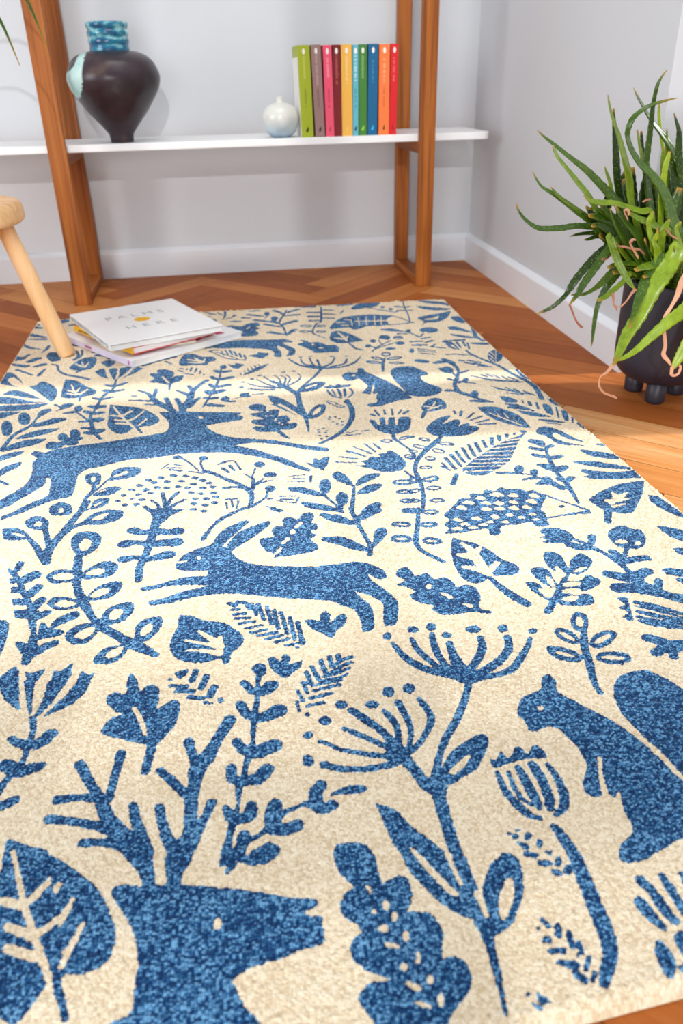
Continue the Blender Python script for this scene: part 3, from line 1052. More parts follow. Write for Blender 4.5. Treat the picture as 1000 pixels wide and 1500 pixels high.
P1761,1101 1792,1128 1816,1132 1829,1113 1847,1105 1841,1069 1819,1033 1793,1025 1765,1036 1754,1058
Q1792,1058 1785,1053 1773,1052 1764,1057 1762,1064 1770,1069 1782,1070 1791,1065
Q1818,1046 1812,1040 1806,1038 1803,1042 1804,1048 1809,1054 1815,1056 1819,1052
S1777,1032,11 1754,1000,12 1735,974,14
S1737,1022,23 1743,991,21
S1798,984,25 1772,983,25 1740,976,22
S1687,936,29 1709,920,33 1738,906,31
S1775,932,28 1749,920,29 1733,904,19
S1684,882,37 1718,874,38 1751,855,35
S1781,891,19 1762,861,19
S1504,827,18 1527,856,16 1552,890,15 1587,937,11 1610,968,9
P1577,1040 1596,1050 1613,1030 1611,997 1608,965 1586,941 1578,963 1567,998
Q1582,988 1590,979 1594,951 1585,943 1578,959
P1625,1002 1662,1028 1675,1000 1661,973 1627,947 1608,954
Q1614,959 1638,974 1653,971 1630,956
P1525,984 1549,990 1564,973 1561,935 1560,905 1539,916 1525,949
Q1549,955 1556,943 1555,913 1547,911 1544,932
P1570,925 1616,924 1640,941 1659,914 1633,892 1598,882 1551,877
Q1571,917 1596,921 1615,917 1607,907 1577,905
P1496,937 1519,933 1527,895 1532,859 1517,868 1500,903
Q1513,907 1527,903 1531,875 1521,875
P1548,884 1589,870 1595,874 1615,869 1608,838 1571,836 1537,848
Q1561,894 1586,898 1604,890 1593,879 1564,882
Q1549,864 1571,872 1587,864 1571,853 1553,855
S1822,922,29 1841,913,33 1855,909,28
S1827,887,18 1837,877,25
P1663,847 1685,846 1675,811 1662,768 1651,769 1644,785c 1663,795 1652,814 1670,824
S1694,827,12 1717,812,18 1744,792,15 1769,769,9
S1686,815,6 1724,790,9 1762,758,7
S1685,794,13 1715,773,17 1757,748,12
S1675,778,10 1707,757,11 1751,738,11
S1673,763,12 1701,745,16 1745,726,11
S1549,751,13 1528,700,17 1519,661,16 1509,623,15 1503,595,13 1503,577,13
S1568,789,10 1563,773,10 1555,761,11 1546,757,16 1539,763,15 1538,776,11 1543,791,10 1552,803,11 1561,807,17 1567,802,15 1568,789,13
S1523,722,11 1516,720,13 1506,726,13 1498,738,12 1494,752,10 1496,762,8 1503,764,14 1513,758,13 1521,745,12 1525,732,10 1523,722,8
S1602,732,9 1595,721,9 1580,710,11 1563,703,13 1551,703,15 1547,709,10 1553,720,9 1567,731,11 1585,738,13 1598,738,16 1602,732,15
S1507,673,11 1499,670,14 1485,674,15 1471,683,15 1461,695,13 1460,704,9 1469,708,14 1483,704,15 1497,694,15 1506,682,13 1507,673,11
S1596,656,9 1587,651,11 1572,650,13 1555,655,14 1543,663,13 1541,671,8 1550,676,11 1566,677,13 1583,672,14 1595,664,14 1596,656,11
P1472,708 1467,701 1459,700 1454,704 1454,711 1460,718 1467,719 1472,715
S1663,708,28 1681,694,29 1689,677,40 1719,680,23
S1692,676,20 1681,647,18
P1674,664 1664,655 1652,652 1643,658 1644,669 1654,678 1667,681 1675,675
S120,2285,50 182,2277,50 268,2292,11
S132,2211,59 154,2219,39 190,2230,8
S193,1913,11 200,1950,14 210,2024,17 235,2070,21 250,2102,11 260,2189,7
P195,2084 199,2036 190,2019 173,2042 158,2092 152,2141 161,2159 179,2135
P237,2159 239,2117 228,2103 210,2123 196,2167 193,2210 205,2225 223,2203
S277,2224,37 268,2202,30 261,2168,11
P251,2108 277,2120 316,2149 357,2134 340,2107 300,2086 262,2082
P220,1995 250,2033 288,2053 348,2053 323,2024 281,1999 233,1989
P190,1902 223,1956 268,1979 319,1975 299,1941 252,1914 207,1897
P199,1858 226,1883 268,1890 251,1853 206,1826
P221,1757 240,1792 275,1809 274,1776 250,1744 230,1716
S236,1691,12 267,1658,9
S339,1933,29 353,1909,50 367,1922,32 412,1918,24
P385,1972 383,1951 372,1944 359,1956 351,1979 352,2001 363,2008 376,1996
P419,1993 418,1967 407,1958 394,1971 385,2000 386,2027 397,2036 411,2022
S419,1957,26 403,1951,49
S370,1920,18 392,1961,22
S444,2268,8 439,2192,8 433,2131,11 453,2031,13 467,1983,14 489,1937,11
S297,2279,10 329,2241,14 343,2257,36
S312,2214,8 331,2237,15
S345,2187,18 370,2191,25
P397,2220 396,2198 387,2191 376,2202 369,2226 370,2248 379,2255 390,2244
S376,2197,7 409,2142,8 426,2109,8
S412,2242,11 440,2217,16 470,2223,15
S411,2189,21 437,2167,27 468,2166,24
S405,2100,16 429,2095,18
S445,2101,40 462,2103,41
S420,2043,16 448,2033,22
S439,2001,26 461,2001,44 481,2011,28
P486,2241c 531,2218 579,2195 618,2155 652,2098 661,2054 643,2022 604,2012 583,2005 553,1964 521,1989 498,2045 492,2131
N500,2217,7 529,2135,8 557,2069,10 587,2006,9
N566,2164,11 541,2130,13
N606,2156,7 579,2094,9 558,2077,12
N619,2079,7 596,2027,8
N501,2135,13 532,2123,15
N518,2094,12 549,2077,14
N523,2063,12 561,2045,14
S592,2012,11 602,1984,10 611,1961,9
P292,1870 305,1882 332,1867 357,1882 435,1903 516,1913 597,1929 659,1944 684,1956 695,1994 690,2042 655,2135c 695,2129 718,2128 809,2103 929,2072 916,2053 931,2040 927,2011 874,1998 812,1984c 825,1944 850,1906 892,1870 954,1846 1015,1823 1055,1800 1114,1762 1171,1730 1166,1706 1110,1732 1052,1769 1013,1792 952,1815 898,1805c 950,1769 1007,1713 1044,1676 1078,1627 1105,1589 1089,1586 1040,1634 1004,1674 966,1706 888,1751 828,1768 727,1773 649,1759 609,1762 570,1756 518,1733 474,1718 453,1686c 454,1607 451,1554 417,1541 379,1517 343,1485 354,1488 316,1467 291,1445 269,1431 262,1464 286,1468 319,1495 315,1491 343,1524 386,1563 388,1595 379,1674 367,1678 367,1633 333,1581 306,1539 278,1505 262,1486 246,1558 265,1566 292,1605 316,1651 319,1730 308,1798 315,1826 299,1850
Q803,2055 801,2046 795,2044 790,2049 787,2058 790,2066 795,2068 801,2064
S573,2366,12 613,2317,16 640,2242,27 670,2189,29 699,2144,27 703,2129,21
S636,2366,14 633,2295,15
S577,2262,12 623,2246,17
S607,2216,10 657,2205,17
S675,2265,18 689,2192,19 702,2116,18
S739,2134,19 741,2181,28 755,2218,27 766,2313,22 785,2367,20 817,2424,21
S751,2379,14 763,2331,17
S709,2338,10 747,2289,20 758,2259,19
S789,2242,15 763,2190,25 751,2159,25
S711,2251,16 731,2157,20 732,2110,17
P544,1631 549,1694 574,1712 613,1705 628,1688 627,1665 610,1642 581,1630 555,1629
N559,1654,13 586,1675,15
S542,1640,8 522,1594,9 511,1579,17
P473,1664 481,1689 504,1689 519,1664 519,1620 506,1604 485,1627
Q491,1652 496,1669 504,1651 500,1631
S505,1612,12 506,1572,15 495,1542,13 489,1503,10 485,1461,11
P508,1551 527,1576 555,1592 580,1579 576,1559 553,1539 524,1539
N522,1564,5 539,1573,6
P511,1467 516,1514 533,1526 555,1518 554,1491 535,1471 515,1463
N523,1487,10 536,1502,9
P404,1493 414,1516 438,1519 460,1495 466,1454 439,1445 413,1457
Q432,1468 434,1491 440,1486 443,1463
S506,1468,9 490,1459,11
P599,1530 597,1525 592,1524 586,1527 583,1533 585,1538 590,1539 596,1535
P621,1558 619,1553 611,1553 603,1556 599,1562 602,1567 610,1568 618,1564
P588,1498 586,1494 580,1493 574,1496 570,1502 573,1506 579,1507 585,1504
P608,1473 606,1466 600,1465 594,1469 590,1476 592,1482 598,1484 605,1480
P622,1505 620,1501 615,1500 610,1503 607,1508 609,1512 614,1513 619,1510
P632,1464 630,1460 627,1459 623,1462 621,1466 622,1470 626,1472 630,1469
P663,1609 658,1602 647,1604 642,1614 646,1621 657,1619
P696,1620 691,1613 680,1615 675,1625 680,1632 690,1630
P731,1625 725,1618 715,1620 709,1629 714,1637 725,1635
P765,1616 760,1608 749,1611 744,1620 749,1627 759,1625
P791,1599 785,1592 775,1594 769,1603 775,1611 785,1609
P812,1579 807,1571 796,1573 791,1583 796,1590 807,1588
P679,1592 675,1584 664,1586 658,1596 663,1603 674,1601
P715,1591 710,1583 699,1586 694,1595 699,1602 709,1600
P753,1586 748,1579 738,1581 732,1590 737,1597 748,1595
P786,1562 781,1555 770,1557 765,1566 770,1573 781,1571
P829,1558 823,1551 813,1553 808,1562 813,1569 824,1567
P641,1579 637,1572 626,1574 620,1583 625,1591 635,1589
P659,1549 654,1542 644,1544 638,1553 643,1560 653,1558
P688,1560 683,1553 673,1555 667,1564 672,1571 683,1569
P715,1551 710,1544 700,1546 694,1555 699,1562 709,1560
P745,1552 740,1545 730,1547 725,1556 730,1563 740,1561
P771,1540 766,1533 756,1535 751,1544 756,1551 766,1549
P812,1531 807,1524 796,1526 791,1535 796,1542 807,1540
P839,1533 833,1526 823,1528 818,1537 823,1544 834,1542
P641,1526 636,1519 626,1521 621,1530 625,1536 635,1534
P673,1527 669,1521 658,1523 653,1531 658,1538 668,1536
P780,1511 775,1504 765,1506 760,1515 765,1522 775,1520
P806,1499 801,1493 791,1495 786,1503 791,1510 801,1508
P840,1498 834,1491 824,1493 819,1502 824,1508 835,1506
P846,1472 840,1466 830,1468 826,1476 831,1483 841,1481
P652,1494 647,1487 637,1489 632,1498 636,1504 646,1503
P792,1472 787,1466 777,1468 772,1476 777,1483 787,1481
P821,1467 816,1460 806,1462 801,1471 806,1477 816,1475
P841,1439 836,1433 827,1435 822,1443 827,1450 837,1448
P788,1446 783,1439 773,1441 768,1450 773,1456 783,1454
P817,1431 812,1425 802,1427 797,1435 802,1441 812,1439
P639,1471 635,1464 625,1466 619,1474 624,1481 634,1479
P787,1414 782,1408 772,1410 767,1418 772,1424 782,1422
P813,1399 808,1393 798,1395 793,1403 798,1409 808,1407
S694,1525,12 701,1478,12 707,1411,12
S736,1521,12 717,1483,11 709,1432,10
S755,1474,11 725,1446,12 712,1421,12
S665,1488,8 683,1462,10 698,1412,9
S651,1455,12 673,1421,13
S753,1421,7 732,1412,11
S806,1642,16 830,1621,17 863,1579,15 900,1538,16 927,1491,18 930,1450,14 923,1404,14
S803,1646,8 796,1692,7 798,1723,8
P817,1728 813,1716 804,1713 794,1720 790,1733 794,1745 804,1748 813,1741
S791,1643,6 768,1697,7 741,1744,9
P743,1747 739,1739 728,1737 718,1743 713,1753 717,1762 728,1764 738,1758
S802,1627,9 762,1647,6
S862,1521,19 881,1524,13 910,1515,12 926,1497,12
S935,1500,14 940,1564,11 928,1584,6 916,1601,5
S937,1574,5 950,1632,6
P979,1651 973,1638 962,1634 951,1642 947,1657 952,1671 964,1675 975,1666
S945,1531,11 968,1561,8
P1007,1577 1000,1566 987,1564 974,1571 969,1585 976,1596 989,1598 1002,1591
S946,1530,12 971,1541,9 992,1545,6
S925,1403,15 948,1423,11 968,1450,8 974,1488,7
P997,1493 992,1482 981,1478 971,1486 968,1499 973,1511 984,1514 994,1507
S973,1437,10 984,1435,7
S916,1397,12 897,1390,7 877,1380,5
S965,1396,5 983,1382,10
S684,1678,6 703,1709,6
S709,1669,11 739,1657,13
S701,1684,10 744,1674,7
S719,1702,6 748,1686,6
S848,1678,9 866,1692,12 888,1696,11
S859,1649,14 875,1618,8
S878,1664,11 889,1629,9
S894,1690,6 909,1629,7
S862,1455,9 891,1453,9
S862,1438,6 864,1402,5
S876,1447,7 879,1410,6
S894,1440,5 887,1397,4
P960,2129 984,2141 1010,2119 1012,2074 1035,2081 1055,2071 1048,2016 1075,2017 1081,1973 1069,1952 1099,1946 1096,1912 1068,1895 1043,1900 1071,1821c 1046,1842 1029,1886 978,1896 958,1929 968,1944 998,1938 961,1969 962,1998 998,2002 960,2041 961,2059 989,2066
Q1000,2070 998,2065 993,2066 991,2071 994,2076 998,2075
Q1020,2065 1018,2061 1013,2062 1011,2067 1014,2072 1018,2071
Q1029,2026 1026,2022 1022,2023 1020,2028 1022,2033 1027,2032
Q1013,2024 1010,2019 1006,2020 1004,2025 1007,2030 1011,2029
Q1039,1982 1036,1977 1032,1978 1030,1984 1033,1989 1037,1988
Q1041,1994 1039,1988 1035,1989 1034,1995 1036,2001 1040,2000
Q1049,1956 1047,1951 1043,1951 1042,1958 1044,1963 1048,1963
Q1059,1943 1056,1937 1053,1938 1052,1944 1054,1950 1057,1949
P1045,2205 1071,2179 1099,2126 1125,2057 1131,2012 1110,2006 1079,2057 1038,2119 1017,2150 1039,2132
N1059,2123,15 1077,2092,13 1104,2030,11 1118,2003,7
S1128,2130,16 1133,2011,17 1134,1939,11 1130,1867,6
P1138,1974 1155,2044 1189,2095 1212,2083 1200,2022 1170,1979
Q1159,2003 1175,2053 1194,2070 1186,2030
S1292,2116,15 1293,2028,20 1279,1945,18 1247,1870,17 1204,1812,17 1154,1771,13
P1235,2094 1232,2090 1225,2092 1223,2097 1226,2101 1233,2099
P1257,2084 1254,2081 1247,2082 1245,2087 1248,2091 1255,2089
P1258,2057 1254,2053 1248,2055 1245,2060 1249,2063 1255,2062
P1275,2064 1271,2060 1265,2061 1263,2066 1266,2070 1273,2069
P1217,1972 1214,1967 1208,1969 1206,1974 1210,1979 1215,1978
P1212,1952 1209,1948 1203,1949 1201,1955 1205,1959 1210,1958
P1235,1968 1231,1964 1226,1965 1224,1971 1227,1975 1233,1974
P1246,1952 1242,1947 1237,1948 1235,1954 1238,1958 1244,1957
P1253,1926 1250,1922 1244,1923 1242,1929 1246,1933 1251,1932
P1222,1929 1219,1925 1213,1926 1211,1931 1215,1936 1220,1935
P1233,1909 1229,1905 1224,1906 1222,1912 1225,1916 1231,1915
P1249,1898 1245,1894 1240,1895 1238,1900 1241,1905 1247,1904
P1167,1875 1164,1871 1158,1872 1155,1877 1159,1881 1165,1880
P1185,1883 1181,1878 1175,1880 1173,1885 1176,1889 1182,1888
P1192,1862 1189,1858 1183,1859 1181,1864 1184,1868 1190,1867
P1168,1855 1164,1850 1159,1852 1156,1857 1160,1861 1166,1860
P1187,1846 1184,1842 1178,1843 1175,1849 1179,1853 1185,1851
P1166,1830 1162,1826 1156,1827 1154,1832 1158,1836 1163,1835
P1186,1818 1183,1814 1177,1815 1175,1820 1178,1824 1184,1823
P1169,1804 1165,1800 1159,1801 1157,1807 1161,1811 1166,1809
S1241,1818,10 1262,1811,8
S1244,1837,6 1257,1832,6
S1265,1839,6 1281,1844,7
S1270,1816,6 1284,1817,8
S1291,1837,6 1314,1839,8
S1361,2054,23 1394,2056,25 1435,2068,15
P1334,1922 1349,1919 1351,1883c 1360,1875 1369,1932 1385,1935 1377,1872c 1384,1871 1397,1926 1416,1929 1407,1866c 1413,1865 1430,1920 1450,1928 1466,1918 1465,1895 1448,1840 1438,1820 1393,1793 1362,1807 1339,1845 1333,1893
S1347,1971,11 1356,1956,14
S1366,2005,8 1372,1951,9
S1397,2005,6 1393,1959,8
S1425,2005,7 1415,1948,7
S1455,1993,7 1436,1956,7
S1473,1976,11 1452,1954,11
S1385,1795,10 1380,1761,14 1389,1732,11 1404,1688,8 1409,1672,7 1414,1628,8
S1370,1745,6 1366,1740,8 1357,1738,10 1347,1740,10 1340,1745,8 1338,1751,4 1342,1756,9 1351,1757,10 1361,1755,10 1368,1750,9 1370,1745,6
S1429,1767,5 1425,1760,7 1416,1753,8 1405,1749,9 1397,1749,10 1394,1752,4 1398,1759,7 1407,1766,8 1418,1770,10 1427,1771,11 1429,1767,8
P1231,1595c 1263,1595 1252,1620 1273,1626 1285,1647 1311,1637 1312,1662 1332,1662 1348,1679 1364,1656 1377,1605 1374,1568 1350,1537 1318,1534 1293,1543 1266,1569
S1181,1628,7 1237,1614,7
S1198,1662,10 1245,1637,9
S1225,1697,14 1272,1651,8
S1248,1727,6 1291,1667,10
S1284,1742,7 1306,1679,9
S1311,1741,7 1324,1696,10
S1362,1532,9 1371,1501,9 1384,1470,9
P1090,1648c 1114,1632 1118,1661 1130,1664 1136,1648 1151,1669 1167,1668 1156,1621 1139,1581c 1118,1600 1102,1627
S1038,1562,5 1081,1562,7
S1032,1533,5 1077,1520,7
S1048,1547,5 1080,1543,5
S1099,1552,10 1095,1518,8
S992,1422,4 1035,1402,7
S1004,1444,7 1042,1440,7
S1005,1427,10 1036,1421,9
S1053,1432,6 1042,1402,7
P1002,1583 1000,1576 994,1574 989,1578 987,1585 990,1593 996,1595 1001,1590
S980,1378,16 998,1365,16
S1121,1435,10 1130,1403,8 1143,1370,9 1154,1329,12
P1147,1479 1137,1450 1124,1439 1114,1454 1113,1486 1122,1516 1136,1527 1146,1512
S1040,1482,25 1062,1473,32 1095,1446,28 1120,1429,14
P1158,1548 1176,1566 1195,1540 1206,1486 1206,1463 1190,1481 1164,1513
S1207,1467,8 1193,1399,11 1176,1321,12
P1214,1483 1239,1523 1268,1535 1290,1530 1282,1510 1252,1490 1217,1466
P1206,1422 1235,1460 1263,1471 1285,1462 1268,1437 1235,1417
P1181,1397 1172,1372 1158,1363 1148,1376 1147,1404 1156,1430 1170,1439 1180,1425
S1157,1368,12 1147,1335,16
S1060,1396,15 1080,1378,30 1113,1360,30 1139,1343,19
P1199,1318 1227,1354 1254,1364 1259,1351 1236,1307 1209,1297
S1367,1459,9 1361,1453,11 1347,1452,13 1331,1455,13 1320,1461,12 1316,1469,6 1322,1475,12 1336,1476,13 1352,1473,13 1364,1467,12 1367,1459,9
S1353,1404,7 1348,1399,9 1337,1398,10 1325,1401,10 1315,1406,9 1312,1412,5 1317,1416,9 1328,1417,10 1341,1415,10 1350,1410,9 1353,1404,7
S1346,1354,7 1342,1349,8 1332,1348,10 1321,1350,10 1313,1355,9 1311,1360,5 1315,1365,8 1325,1366,10 1336,1364,10 1344,1359,9 1346,1354,7
S1338,1306,6 1334,1302,7 1325,1301,8 1314,1303,8 1307,1307,8 1304,1312,4 1309,1316,7 1318,1317,8 1328,1315,8 1336,1311,8 1338,1306,6
S1413,1622,5 1408,1616,7 1400,1613,9 1390,1615,9 1384,1620,7 1383,1628,4 1387,1635,7 1396,1637,9 1405,1636,9 1412,1630,7 1413,1622,5
S1523,1745,12 1498,1710,21 1479,1688,19 1442,1641,17 1410,1589,14 1391,1528,13 1388,1459,15 1382,1402,11 1370,1349,11 1353,1286,8
S1482,1726,7 1477,1722,10 1469,1724,10 1461,1730,9 1455,1738,7 1454,1745,4 1458,1748,10 1466,1747,10 1475,1740,9 1481,1732,7 1482,1726,6
S1545,1683,8 1539,1680,10 1527,1682,10 1513,1688,10 1503,1696,9 1500,1703,4 1506,1706,10 1518,1704,10 1532,1698,10 1542,1690,9 1545,1683,7
S1457,1674,7 1452,1670,9 1443,1672,9 1433,1680,8 1426,1689,7 1424,1697,4 1429,1701,9 1439,1699,9 1449,1692,8 1456,1683,7 1457,1674,5
S1504,1635,6 1499,1630,8 1490,1631,9 1480,1638,8 1474,1648,6 1474,1657,4 1479,1662,8 1488,1661,9 1498,1654,8 1504,1644,6 1504,1635,5
S1466,1594,6 1461,1589,8 1453,1588,11 1445,1591,10 1440,1598,7 1439,1605,4 1444,1611,8 1451,1612,11 1460,1608,10 1465,1602,8 1466,1594,6
S1443,1541,6 1439,1537,7 1430,1536,8 1419,1538,8 1412,1542,8 1409,1547,4 1414,1551,7 1423,1553,8 1434,1551,9 1441,1546,8 1443,1541,6
S1427,1653,4 1423,1648,5 1416,1645,7 1409,1647,7 1404,1652,5 1403,1658,3 1407,1664,5 1414,1666,7 1421,1665,7 1426,1660,5 1427,1653,4
S1412,1613,4 1408,1607,5 1402,1605,7 1394,1606,7 1390,1611,5 1389,1617,3 1392,1623,5 1399,1625,7 1406,1624,7 1411,1619,5 1412,1613,4
S1441,1473,8 1436,1465,10 1424,1459,13 1411,1458,14 1401,1461,13 1398,1468,6 1403,1475,10 1415,1481,13 1428,1483,14 1438,1479,14 1441,1473,10
S1433,1411,7 1428,1407,9 1418,1405,10 1407,1407,10 1399,1412,9 1396,1418,5 1401,1423,9 1411,1424,10 1423,1422,10 1431,1417,9 1433,1411,7
S1423,1340,6 1419,1336,8 1409,1335,10 1398,1337,10 1390,1342,9 1388,1347,5 1392,1351,8 1402,1353,10 1413,1351,10 1421,1346,9 1423,1340,7
S1381,1469,8 1378,1462,9 1372,1458,14 1366,1459,15 1362,1465,10 1362,1473,7 1366,1480,9 1372,1484,14 1378,1483,15 1381,1477,10 1381,1469,8
S1375,1410,5 1371,1404,6 1362,1399,8 1352,1397,9 1344,1399,9 1342,1404,4 1346,1410,6 1355,1415,8 1365,1417,9 1373,1415,9 1375,1410,7
S1362,1351,6 1358,1347,7 1349,1346,8 1339,1348,9 1332,1352,8 1330,1357,4 1334,1361,8 1343,1362,9 1353,1360,9 1360,1356,8 1362,1351,6
S1352,1303,6 1347,1300,7 1338,1299,8 1328,1301,8 1320,1305,8 1318,1310,4 1322,1313,7 1331,1314,8 1342,1312,8 1349,1308,8 1352,1303,6
P1522,2000 1561,2063 1598,2076 1613,2026 1603,1976 1594,1972 1548,1956 1523,1968 1522,2000
N1540,2007,13 1559,1992,10 1539,1972,8
N1584,2044,5 1565,2005,8
N1591,2003,9 1562,1987,13
S1525,1958,15 1504,1907,11
S1429,1763,21 1437,1764,19
P1495,1819 1519,1860 1560,1899 1599,1906 1548,1840c 1565,1851 1604,1876 1617,1863 1603,1826 1572,1796c 1613,1829 1638,1838 1630,1809 1603,1784c 1639,1813 1659,1797 1643,1767 1601,1743 1553,1742 1513,1753 1495,1784
S1620,1946,9 1618,1919,9
S1644,1940,11 1629,1899,10
S1679,1916,7 1646,1877,9
S1693,1882,11 1650,1858,8
S1707,1850,11 1656,1833,7
S1715,1814,13 1666,1821,9
P1703,1962c 1754,1960 1794,1912 1817,1846 1814,1757c 1776,1782 1738,1827 1713,1892
N1728,1906,6 1761,1843,7 1794,1785,7
N1751,1914,3 1751,1873,4
N1773,1891,3 1772,1845,4
N1791,1851,3 1787,1808,3
P1808,2047c 1835,2035 1856,1994 1838,1977 1811,1987
S1871,1995,5 1866,1966,5
S1889,1976,13 1882,1944,13
S1910,1965,9 1897,1910,9
P1926,1948 1945,1928 1929,1862 1920,1847 1909,1876
S1959,1914,5 1932,1824,7
P1965,1884 1976,1862 1951,1790 1942,1802
S1973,1813,8 1959,1774,6
S1975,1763,18 1975,1734,16
S1808,1971,11 1836,1951,25 1867,1915,7
S1811,1940,21 1845,1924,22 1877,1893,7
S1833,1890,16 1867,1863,35 1906,1834,9
S1868,1816,14 1907,1795,21 1935,1780,7
S1877,1789,7 1916,1768,7
S1822,1908,7 1860,1886,7
P1963,1987 1983,1994 1985,1951 1980,1921 1966,1924 1958,1957
S1469,1543,8 1488,1515,8
S1478,1564,9 1483,1530,9
S1496,1593,13 1504,1517,10
S1518,1613,13 1524,1532,10
S1538,1634,12 1541,1556,10
S1564,1653,12 1560,1571,10
S1588,1669,11 1582,1591,11
S1613,1684,13 1607,1618,12
S1639,1695,11 1634,1643,11
S1672,1709,13 1656,1658,11
S1697,1718,15 1688,1680,11
S1725,1724,13 1718,1705,11
S1750,1727,9 1746,1717,9
S1780,1736,20 1785,1732,12
P1788,1729c 1743,1666 1699,1589 1662,1530 1617,1493 1568,1463 1533,1474 1522,1510 1556,1551 1607,1598 1660,1647 1717,1687 1753,1706
N1525,1496,5 1607,1489,6
N1534,1526,5 1647,1512,6
N1560,1545,5 1662,1529,5
N1580,1567,6 1677,1553,6
N1601,1588,6 1689,1577,6
N1624,1609,6 1708,1605,6
N1648,1631,6 1727,1635,6
N1677,1656,6 1743,1664,6
N1710,1679,6 1758,1687,6
S1498,1485,13 1481,1449,15 1471,1428,16
P1821,1731 1844,1760 1866,1761 1891,1733 1915,1663 1938,1612c 1891,1658 1875,1704 1858,1691 1861,1658 1888,1622 1930,1595c 1854,1620 1840,1671 1832,1696 1819,1707
S1785,1660,33 1797,1648,37 1799,1621,17
S1763,1614,20 1786,1597,24
S1753,1566,19 1768,1551,23 1778,1544,18
S1741,1499,15 1755,1489,31
S1614,1471,17 1654,1461,13 1691,1443,6 1710,1422,7 1724,1403,10
P1691,1478 1681,1462 1668,1456 1661,1465 1663,1484 1673,1501 1686,1507 1693,1497
P1722,1450 1712,1435 1701,1430 1696,1438 1698,1455 1708,1470 1719,1476 1724,1467
S1668,1418,12 1703,1422,18
S1692,1384,10 1716,1390,30
S1823,1616,22 1806,1606,12 1789,1552,10 1779,1497,15 1771,1436,14 1770,1368,16 1765,1320,13 1757,1261,7
S1822,1543,22 1800,1536,26
S1805,1471,26 1781,1461,38 1762,1475,34
S1799,1405,21 1780,1387,21
S1728,1408,31 1734,1383,24 1750,1350,26
S1760,1410,11 1765,1397,25
S1904,1565,19 1924,1539,40 1957,1519,40 1985,1492,11
S1851,1494,16 1895,1474,35 1943,1447,32 1987,1423,7
P1849,1449 1877,1433 1928,1414 1983,1412 1996,1392 1990,1370 1946,1370 1890,1376 1848,1386 1832,1406c 1851,1411 1839,1431
P1789,1276c 1842,1313 1901,1342 1951,1349 1981,1349c 1944,1285 1904,1231 1873,1192 1877,1192 1843,1187 1822,1200 1806,1212 1793,1247
N1868,1302,8 1866,1277,16 1838,1243,14
N1906,1296,6 1870,1271,22
N1832,1262,12 1842,1253,22
N1897,1262,6 1859,1255,18
N1871,1235,6 1834,1228,10
P1951,1272c 1973,1256 1981,1201 1992,1169 1998,1147 1977,1141 1967,1156 1953,1181 1941,1231
S1989,1314,8 1994,1271,10
S1961,1601,10 1985,1591,23
S43,3322,33 75,3304,25
S37,3392,16 61,3354,14
S57,3194,36 117,3150,21
S59,3131,19 125,3116,27
S47,3052,14 84,2996,21 132,2967,9
S54,2852,54 71,2848,47
S54,2779,23 115,2741,31
S88,2703,15 160,2625,11
S88,2866,16 97,2894,18
S120,2800,35 142,2834,38
S153,2729,25 180,2748,32
S184,2614,16 196,2687,13
P50,2561 47,2648 66,2677 107,2619 154,2505c 122,2569 93,2614 79,2609 81,2577 106,2526 136,2494 75,2536
P93,2426 123,2463 178,2422 248,2335c 188,2371 114,2414
P84,2400 139,2381 220,2323 266,2309 190,2309 99,2332
P104,2307 160,2276 228,2275 278,2291 211,2246 115,2256
P169,2498c 193,2500 210,2542 252,2495 281,2430 290,2343 278,2308c 230,2397 191,2460
P173,2862 180,2917 217,2890 239,2793 207,2779 184,2823
S286,2906,12 303,2834,11 292,2786,18
S306,2921,10 315,2850,10 306,2800,12
S146,2913,7 157,2960,16 159,3016,12
S247,2996,34 274,2993,30 298,2969,10
S215,2744,13 237,2724,11 251,2662,9 285,2605,15 330,2571,18 382,2530,15
P288,2696 305,2761 336,2808 375,2800 384,2726 375,2660 341,2642 298,2660
N304,2734,7 333,2693,12
N328,2747,4 342,2686,7
N355,2741,5 348,2681,9
S338,2647,20 325,2624,13
P293,2548c 336,2523 374,2462 421,2397 420,2357 389,2343 343,2331 308,2353 297,2456
N325,2479,5 345,2402,8 362,2369,11
N318,2421,8 350,2392,11
N323,2384,9 355,2367,12
N389,2413,8 368,2371,15
N361,2441,5 354,2399,8
S373,2351,11 376,2299,8
P393,2615c 423,2646 450,2530 475,2506c 423,2548
P444,2637 475,2638 479,2540 475,2506 456,2568
P486,2636 527,2644 516,2580 486,2510c 489,2569
P548,2639 565,2611 543,2558 495,2502c 525,2562
P404,2726 433,2751 460,2719 442,2659 424,2687
S482,2506,9 483,2446,9 479,2388,12 459,2349,13 447,2282,11 444,2206,9
S450,2452,14 484,2431,23 522,2457,19
S454,2391,24 480,2373,27 515,2384,20
S422,2321,15 449,2302,21 482,2313,19
S418,2242,15 467,2232,17
S557,2312,12 568,2309,12
S550,2268,11 574,2263,11
S153,3398,68 164,3408,47
S205,3325,27 223,3334,27
S338,2264,34 345,2267,34
P394,2227 392,2215 383,2211 373,2219 368,2233 370,2245 378,2249 388,2241
S550,2603,35 561,2615,25
S577,2656,28 613,2694,27 693,2736,19
S657,2683,12 683,2645,8
P603,2537 625,2548 639,2521c 629,2572 649,2592 687,2559 694,2517 684,2477c 703,2499 731,2497 720,2441 695,2424 681,2401 636,2436 605,2450 623,2485
N653,2501,8 677,2429,10
S683,2416,11 683,2351,8
P729,2759 767,2760 800,2716 843,2706 854,2659 826,2639 815,2607 768,2617 721,2619 709,2665
N768,2713,6 784,2675,12 803,2643,16
N745,2691,11 776,2667,16
N749,2654,11 791,2637,16
N810,2685,5 805,2642,8
S836,2792,14 863,2792,14
S877,2781,5 886,2716,6
S894,2784,8 903,2722,7
S911,2780,10 920,2715,8
S927,2759,10 938,2693,8
S948,2727,10 956,2670,8
S966,2701,9 972,2649,8
